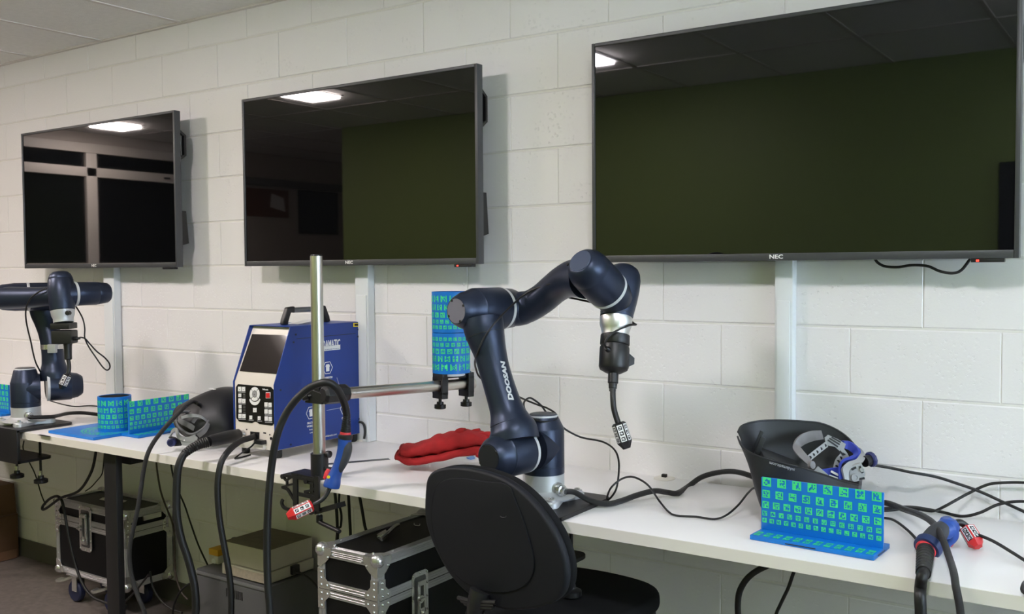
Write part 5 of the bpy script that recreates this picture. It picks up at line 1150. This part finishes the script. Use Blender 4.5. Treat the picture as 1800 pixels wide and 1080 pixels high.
# ================================================================ FLIGHT CASES
def flight_case(lb, x0, x1, y0, y1, z0, z1, seam_z, legz, latches, handle_side=None, casters=True, ls=1., cpos=None):
    t = thing('flight_case', lb, 'flight case', ((x0+x1)/2, (y0+y1)/2, 0), 'black flight cases under the desk')
    MB().box((x0+.004, y0+.004, z0+.004), (x1-.004, y1-.004, z1-.004)).build('ply_body', M_CASE, t)
    w = .030; th = .0035
    def strip(a, b, ax, s1_, s2_):
        """angle profile along axis ax from a to b; s1_, s2_ the two inward directions"""
        m = MB(); A = Vector(a); B = Vector(b); i1, i2 = Vector(s1_), Vector(s2_); o1, o2 = -i1, -i2
        pro = [(o1*0+o2*0)+Vector(), i1*w, i1*w+i2*th, i1*th+i2*th, i2*w+i1*th, i2*w]
        m.loft([[A+p for p in pro], [B+p for p in pro]])
        for q in (.28, .5, .72):
            m.tube([A+i1*(w*q)-i2*.0003, B+i1*(w*q)-i2*.0003], .0012, 4); m.tube([A+i2*(w*q)-i1*.0003, B+i2*(w*q)-i1*.0003], .0012, 4)
        L = (B-A).length; n = max(2, int(L/.16))
        for k in range(n):
            p = A.lerp(B, (k+.5)/n)
            m.ball(p+i1*(w*.6)-i2*.0005, .0045, 8); m.ball(p+i2*(w*.6)-i1*.0005, .0045, 8)
        m.build('edge_strip', M_ALU, t)
    X, Y, Z = Vector((1, 0, 0)), Vector((0, 1, 0)), Vector((0, 0, 1))
    for y, sy in ((y0, Y), (y1, -Y)):
        for z, sz_ in ((z0, Z), (z1, -Z)): strip((x0, y, z), (x1, y, z), 0, sy, sz_)
    for x, sx in ((x0, X), (x1, -X)):
        for z, sz_ in ((z0, Z), (z1, -Z)): strip((x, y0, z), (x, y1, z), 1, sx, sz_)
        for y, sy in ((y0, Y), (y1, -Y)): strip((x, y, z0), (x, y, z1), 2, sx, sy)
    # lid seam extrusions
    for (a, b) in (((x0, y0-.0018, seam_z-.026), (x1, y0+.003, seam_z+.026)), ((x0, y1-.003, seam_z-.026), (x1, y1+.0018, seam_z+.026)), ((x0-.0018, y0, seam_z-.026), (x0+.003, y1, seam_z+.026)), ((x1-.003, y0, seam_z-.026), (x1+.0018, y1, seam_z+.026))):
        m = MB().box(a, b)
        horiz = abs(b[0]-a[0]) > abs(b[1]-a[1])
        for q in (-.018, -.009, .009, .018):
            if horiz:
                yy = a[1] if a[1] < (y0+y1)/2 else b[1]; m.tube([(x0+.01, yy, seam_z+q), (x1-.01, yy, seam_z+q)], .0012, 4)
            else:
                xx = a[0] if a[0] < (x0+x1)/2 else b[0]; m.tube([(xx, y0+.01, seam_z+q), (xx, y1-.01, seam_z+q)], .0012, 4)
        so2 = m.build('seam_strip', M_ALU, t)
        if horiz:
            yy = a[1]-.0006 if a[1] < (y0+y1)/2 else b[1]+.0006; MB().box((x0+.004, yy-.0004, seam_z-.0012), (x1-.004, yy+.0004, seam_z+.0012)).build('seam_gap', M_BLKPL, so2)
        else:
            xx = a[0]-.0006 if a[0] < (x0+x1)/2 else b[0]+.0006; MB().box((xx-.0004, y0+.004, seam_z-.0012), (xx+.0004, y1-.004, seam_z+.0012)).build('seam_gap', M_BLKPL, so2)
    for x, sx in ((x0, 1), (x1, -1)):
        for y, sy in ((y0, 1), (y1, -1)):
            for z, sz_ in ((z0, 1), (z1, -1)):
                m = MB(); m.ball((x+sx*.010, y+sy*.010, z+sz_*.010), .024, 18)
                cb_ = m.build('ball_corner', M_CHROME, t)
                f = MB()
                for (u, v, nrm) in (((sx, 0, 0), (0, 0, sz_), (0, -sy, 0)), ((0, sy, 0), (0, 0, sz_), (-sx, 0, 0)), ((sx, 0, 0), (0, sy, 0), (0, 0, -sz_))):
                    u, v, nrm = Vector(u), Vector(v), Vector(nrm); o = Vector((x, y, z))+nrm*.0012
                    f.prism([o+u*a_+v*b_ for a_, b_ in ((0, .0), (.062, .0), (.062, .014), (.050, .034), (.034, .050), (.014, .062), (0, .062))], nrm*.0016)
                    f.ball(o+u*.046+v*.030+nrm*.0016, .0045, 8)
                f.build('corner_flange', M_CHROME, cb_)
            m = MB()
            for (u, nrm) in (((sx, 0, 0), (0, -sy, 0)), ((0, sy, 0), (-sx, 0, 0))):
                u, nrm = Vector(u), Vector(nrm); o = Vector((x, y, seam_z))+nrm*.0022
                for s in (1, -1):
                    m.prism([o+u*a_+Z*(s*b_) for a_, b_ in ((0, .001), (.052, .001), (.056, .012), (.052, .022), (.040, .032), (.030, .042), (.030, .066), (0, .066))], nrm*.0016)
                    for a_, b_ in ((.016, .014), (.016, .036), (.016, .056), (.042, .014)): m.ball(o+u*a_+Z*(s*b_)+nrm*.0016, .0045, 8)
            m.build('corner_brace', M_CHROME, t)
    for (cx_, cy_2, cz_, u, nrm) in latches:
        u, nrm = Vector(u), Vector(nrm); c = Vector((cx_, cy_2, cz_))+nrm*.0025
        M = Matrix(((u.x, 0, nrm.x, c.x), (u.y, 0, nrm.y, c.y), (u.z, 1, nrm.z, c.z), (0, 0, 0, 1)))
        MS = M @ Matrix.Scale(ls, 4)
        k_ = ls
        def ov(w_, h_, r_):
            w_, h_, r_ = w_*k_, h_*k_, r_*k_
            return [M @ Vector((sx_*(w_-r_)+r_*math.cos(a_), sy2*(h_-r_)+r_*math.sin(a_), 0)) for sx_, sy2, aa in ((1, 1, 0), (-1, 1, PI/2), (-1, -1, PI), (1, -1, 1.5*PI)) for a_ in (aa, aa+PI/4, aa+PI/2)]
        dsh = MB().prism(ov(.042, .092, .016), nrm*.002).build('latch_dish', M_CHROME, t)
        m = MB()
        for sx_ in (-1, 1):
            for hh_ in (-.082, -.045, .0, .045, .082): m.ball(MS @ Vector((sx_*.036, hh_, .002)), .0042, 8)
        for hh_ in (-.087, .087): m.ball(MS @ Vector((0, hh_, .002)), .0042, 8)
        m.build('rivet', M_CHROME, dsh)
        MB().prism([p+nrm*.0003 for p in ov(.030, .075, .008)], nrm*.002).build('dish_recess', mat('shaded_zinc', (110, 112, 114), .3, metal=.9), dsh)
        m = MB(); m.box((-.019, -.05, .003), (-.008, .062, .012), MS, bev=.003).box((.008, -.05, .003), (.019, .062, .012), MS, bev=.003).box((-.019, .045, .003), (.019, .062, .014), MS, bev=.003).box((-.02, -.062, .003), (.02, -.03, .012), MS, bev=.003)
        m.cyl(MS @ Vector((-.014, .004, .012)), MS @ Vector((-.014, .004, .020)), .013, 14); m.box((-.026, .0, .012), (.0, .008, .026), MS, bev=.002); m.ball(MS @ Vector((.0, -.045, .013)), .008, 10)
        m.build('butterfly_latch', M_CHROME, dsh)
    if casters:
        for x in (cpos or (x0+.07, x1-.07)):
            for y in (y0+.028, y1-.06):
                fk = MB().box((x-.045, y-.035, z0-.006), (x+.045, y+.035, z0-.001)).box((x-.02, y-.022, z0-.085), (x+.02, y-.018, z0-.006)).box((x-.02, y+.018, z0-.085), (x+.02, y+.022, z0-.006)).build('caster_fork', M_CHROME, t)
                MB().cyl((x-.012, y-.016, z0-.088), (x-.012, y+.016, z0-.088), z0-.088-.001 if z0 > .1 else .04, 28, .006).build('caster_wheel', mat('dark_blue_wheel', (28, 34, 66), .5), fk)
                MB().bar(cat_rom([(x+.02, y, z0-.012), (x-.02, y-.012, z0-.018), (x-.06, y-.03, z0-.034), (x-.095, y-.045, z0-.045), (x-.115, y-.05, z0-.043)], 4), .012, (-.012, .040, 0)).build('brake_pedal', M_CHROME, fk)
    return t
zc0, zc1 = .142, .500
F1 = flight_case('black flight case on blue casters under the desk, left of the desk leg', -1.935, -1.366, -.300, -.045, zc0, zc1, .405, 0, [(-1.675, -.300, .388, (1, 0, 0), (0, -1, 0))], ls=1.2, cpos=(-1.80, -1.50))
MB().prism([(-1.72, -.20, zc1+.0006), (-1.58, -.20, zc1+.0006), (-1.56, -.17, zc1+.0006), (-1.58, -.14, zc1+.0006), (-1.72, -.14, zc1+.0006), (-1.74, -.17, zc1+.0006)], (0, 0, .003)).build('lid_handle', M_CHROME, F1)
MB().box((-1.70, -.185, zc1+.0036), (-1.60, -.155, zc1+.007), bev=.002).build('lid_handle_grip', M_BLKPL, F1)
for y in (-.16,): MB().box((-1.366, y-.05, zc1-.05), (-1.352, y+.05, zc1-.025), bev=.004).build('side_catch', M_CHROME, F1)
MB().box((-1.366, -.075, zc1-.11), (-1.352, -.05, zc1-.02), bev=.004).build('side_catch', M_CHROME, F1)
F3 = flight_case('black flight case with bright ball corners beside the office chair', .302, .566, -.700, -.165, .11, .712, .575, 0, [(.566, -.50, .53, (0, 1, 0), (1, 0, 0))])
# strap buckle and staple on its lid
k0, k1 = onz(668, 948, .714), onz(690, 928, .714)
MB().prism([onz(662, 946, .7135), onz(672, 953, .7135), onz(682, 944, .7135), onz(678, 937, .7135)], (0, 0, .012)).tube([onz(664, 944, .722), onz(672, 942, .73), onz(684, 933, .725)], .004, 8).build('lid_catch', M_CHROME, F3, bev=.002)
MB().tube(cat_rom([onz(678, 941, .718), onz(686, 933, .722), onz(694, 926, .722), onz(700, 923, .718)], 5), .007, 10).build('catch_arm', M_CHROME, F3)
MB().tube(cat_rom([onz(728, 921, .714), onz(729, 924, .72), onz(737, 925, .72), onz(738, 922, .714)], 4), .0022, 8).build('lid_staple', M_CHROME, F3)
# ================================================================ BOXES
pc = thing('grey_casing', 'grey steel computer-like casing on the floor between the flight cases', 'casing', (-.62, -.18, 0))
cx0 = ony(345, 1000, -.30).x; cx1 = ony(474, 1036, -.30).x; cz = ony(474, 1033, -.30).z
MB().box((cx0, -.300, .012), (cx1, -.03, cz), bev=.006).build('case_body', M_PC, pc)
MB().box((cx0+.004, -.304, .03), (cx1-.004, -.2995, cz-.03), bev=.002).build('front_cover', M_PC, pc)
MB().box((cx0-.001, -.3045, cz-.022), (cx1+.001, -.299, cz-.008), bev=.002).build('front_trim', mat('grey_trim_light', (116, 116, 118), .5), pc)
for i in range(9):
    MB().box((cx0+.20+i*.012, -.3055, cz-.085), (cx0+.206+i*.012, -.303, cz-.05)).build('vent_slot', M_BLKPL, pc)
for x in (cx0+.04, cx1-.04):
    for y in (-.27, -.06): MB().cyl((x, y, .0005), (x, y, .013), .018, 14).build('foot', M_BLKRUB, pc)
bz = cz+.0008
bx0 = ony(394, 1010, -.29).x; bx1 = ony(471, 1030, -.29).x
dv_ = thing('beige_device', 'dusty beige box-shaped device standing on the grey casing', 'device', ((bx0+bx1)/2, -.16, bz))
btop = ony(471, 969, -.29).z
MB().box((bx0-.006, -.296, bz+.004), (bx1+.002, -.035, bz+.05), bev=.004).build('lower_housing', M_BEIGE, dv_)
MB().box((bx0, -.290, bz+.053), (bx1, -.04, btop-.002), bev=.004).build('upper_housing', M_BEIGE, dv_)
MB().box((bx0+.002, -.288, btop-.003), (bx1-.002, -.042, btop), bev=.001).build('dusty_lid', M_BEIGETOP, dv_)
MB().box((bx0+.01, -.2985, bz+.008), (bx1-.014, -.2955, bz+.044)).build('front_label', mat('worn_cream_label', (190, 176, 160), .7, var=.15, vscale=60), dv_)
for x in (bx0+.03, bx1-.03):
    for y in (-.26, -.07): MB().cyl((x, y, bz), (x, y, bz+.006), .012, 12).build('foot', M_BLKRUB, dv_)
MB().box((bx1-.001, -.17, bz+.012), (bx1+.018, -.13, bz+.05), bev=.004).build('mains_plug', M_BLKPL, dv_)
cable('mains_cable', [Vector((bx1+.016, -.15, bz+.025)), Vector((bx1+.05, -.15, bz+.02)), Vector((bx1+.09, -.13, bz-.01)), Vector((bx1+.12, -.1, bz-.08)), Vector((bx1+.11, -.07, bz-.2)), Vector((bx1+.1, -.05, .02))], .004, 'black mains cable curling out of the beige device')
yx = ony(373, 998, -.2)
yb = thing('small_carton', 'small yellow and cream carton on the grey casing, left of the beige device', 'carton', (yx.x+.03, -.19, bz))
MB().box((yx.x, -.215, bz), (yx.x+.06, -.155, bz+.034), bev=.001).build('carton_body', M_CABGREY, yb)
MB().box((yx.x-.0006, -.2156, bz+.0345), (yx.x+.0606, -.1544, bz+.062), bev=.001).build('carton_lid', M_YELLOW, yb)
MB().rev((yx.x+.03, -.2152, bz+.008), (yx.x+.03, -9, bz+.008), [(0, .014), (.0006, .0135)], 20).build('carton_mark', M_WHITE, yb)
ye = thing('yellow_spool', 'small dark and yellow spool behind the yellow carton', 'spool', (yx.x+.055, -.12, bz))
MB().cyl((yx.x+.055, -.12, bz), (yx.x+.055, -.12, bz+.08), .02, 18, .003).build('spool_body', M_YELLOW, ye)
MB().cyl((yx.x+.055, -.12, bz+.0805), (yx.x+.055, -.12, bz+.095), .014, 16, .003).build('spool_cap', M_BLKPL, ye)
cd = thing('cardboard_box', 'brown cardboard box with bent flaps against the wall, at far left', 'box', (-3.0, -.2, 0))
e1 = ony(24, 978, -.05)
kx = -2.785
MB().box((-3.25, -.42, .001), (kx, -.03, .25), bev=.003).build('lower_carton', M_CARD, cd)
MB().prism([(kx-.01, -.42, .2505), (kx-.03, -.42, .42), (-3.22, -.42, .42), (-3.25, -.42, .2505)], (0, .39, 0)).build('upper_carton', M_CARD, cd)
MB().prism([(kx-.006, -.41, .245), (kx+.03, -.40, .262), (kx+.028, -.05, .262), (kx-.006, -.04, .245)], (0, 0, .004)).build('carton_flap', M_CARD, cd)
MB().prism([(kx-.002, -.41, .05), (kx+.012, -.40, .004), (kx+.012, -.05, .004), (kx-.002, -.04, .05)], (.003, 0, 0)).build('carton_flap', M_CARD, cd)
# ================================================================ CABLES
cable('under_desk_cable', [ony(1420, 985, -.35), ony(1380, 985, -.35), ony(1342, 998, -.35), ony(1316, 1015, -.35), ony(1301, 1038, -.35), ony(1297, 1062, -.35), ony(1298, 1090, -.34), ony(1302, 1160, -.33)]+down(ony(1302, 1160, -.33)), .0088, 'thick black cable bending down from under the desk, right of chair')
cable('under_desk_cable', [ony(1400, 995, -.33), ony(1394, 1010, -.33), ony(1386, 1033, -.33), ony(1378, 1050, -.33), ony(1370, 1067, -.33), ony(1364, 1082, -.33), ony(1350, 1140, -.33)]+down(ony(1350, 1140, -.33)), .0048, 'thinner black cable hanging under the desk, rightmost of the pair')
def dc(pts, r, lb, nm='desk_cable', m=None): return cable(nm, [onz(x, y, DESK+r+z) for x, y, z in pts], r, lb, m)
cable('desk_cable', [onz(1500, 897, DESK+.004), onz(1554, 898, DESK+.004), onz(1589, 895, DESK+.008), onz(1616, 896, DESK+.008), onz(1640, 899, DESK+.006), ony(1660, 891, -.07), ony(1700, 869, -.035), ony(1733, 853.5, -.025), ony(1756, 849.5, -.025), ony(1800, 849, -.03), ony(1860, 856, -.06), ony(1960, 890, -.05), ony(2060, 900, -.05)], .0040, 'black cable curving up along the wall at the right desk end')
cable('desk_cable', [onz(1500, 893, DESK+.005), onz(1560, 894, DESK+.010), onz(1582, 892, DESK+.012), onz(1605, 892, DESK+.014), onz(1626, 895, DESK+.012), onz(1655, 900.5, DESK+.008), onz(1691, 908, DESK+.0045), ony(1722, 902, -.05), ony(1756, 887, -.035), ony(1800, 882, -.04), ony(1860, 890, -.06), ony(1960, 900, -.1), ony(2060, 905, -.1)], .0042, 'black cable twisting with its neighbour behind the desk torch')
dc([(1500, 904, 0), (1554, 911, .006), (1573, 916, .012), (1596, 933, .012), (1612, 950, .004), (1622, 962, 0)], .0036, 'thin black cable ending under the desk torch')
dc([(1675, 930, .02), (1690, 933, .03), (1711, 938, .035), (1744, 951, .03), (1778, 971, .014), (1800, 985, .004), (1840, 1010, 0), (1920, 1040, 0), (2020, 1040, 0)], .0040, 'black cable crossing over the red and white torch tip')
cable('desk_cable', [onz(1830, 1020, DESK+.005), onz(1806, 1022, DESK+.012), onz(1798, 1030, DESK+.016), onz(1800, 1042, DESK+.01), onz(1830, 1050, DESK+.006), onz(1900, 1040, DESK+.005), onz(2000, 1060, DESK+.005)], .004, 'black cable loop at the right desk edge')
wc = lambda P, y, r, lb, m=None, dn=False: cable('wall_cable', [ony(a, b, y) for a, b in P]+(down(ony(*P[-1], y)) if dn else []), r, lb, m)
wc([(170, 775), (168, 798), (160, 831), (139, 863), (107, 876), (83, 893), (75, 896), (76, 889), (88, 877), (101, 873), (109, 882), (114, 905), (122, 950), (135, 1001), (148, 1032), (163, 1050), (180, 1058), (196, 1063), (222, 1066)], -.36, .0065, 'black cable looped over the corner of the left flight case')
wc([(184, 790), (181, 825), (178, 836), (170, 846), (160, 857), (150, 864)], -.25, .0028, 'thin black wire behind the left flight case')
wc([(42, 775), (41, 790), (52, 814), (60, 830), (66, 847), (72, 868), (80, 888)], -.2, .0032, 'thin black wire under the far clamp bracket')
wc([(275, 800), (275, 816), (278, 840), (283, 866), (292, 892), (302, 917), (306, 940), (307, 965), (309, 1010), (318, 1040), (330, 1055)], -.28, .0042, 'brown cable hanging beside the left flight case', M_BROWNC)
wc([(299, 800), (301, 819), (305, 840), (315, 867), (325, 890), (334, 917), (348, 957), (366, 996)], -.22, .0038, 'thin black cable running down to the grey casing top')
wc([(340, 1024), (328, 1030), (316, 1042), (308, 1058), (304, 1075), (303, 1110)], -.36, .0045, 'black cable loop by the left side of the grey casing')
wc([(262, 1010), (250, 1025), (238, 1040), (226, 1052), (214, 1062)], -.32, .0045, 'black cable slanting below the left flight case')
wc([(264, 1005), (268, 1030), (282, 1055), (300, 1070), (320, 1078)], -.30, .0045, 'black cable lying on the floor right of the left flight case')
wc([(588, 860), (590, 880), (592, 905), (593, 935), (592, 965)], -.30, .006, 'black cable under the desk by the stand jaw, leftmost of four', dn=True)
wc([(597, 862), (596, 885), (600, 905), (599, 925), (594, 945)], -.28, .0045, 'bowed black cable under the desk by the stand jaw', dn=True)
wc([(612, 860), (613, 880), (614.5, 910), (616, 940), (616, 970)], -.2, .006, 'straight black cable under the desk, third of four by the stand', dn=True)
wc([(630, 860), (633, 878), (637, 900), (641, 924), (648, 960)], -.2, .006, 'slanting black cable under the desk, nearest to the chair', dn=True)
cable('wall_lead', [ony(640, 772, -.06), ony(641.5, 760, -.055), ony(640, 748, -.055), ony(636, 743, -.055), ony(631, 742, -.06)], .005, 'short black cable curving into the desk grommet behind the simulator')
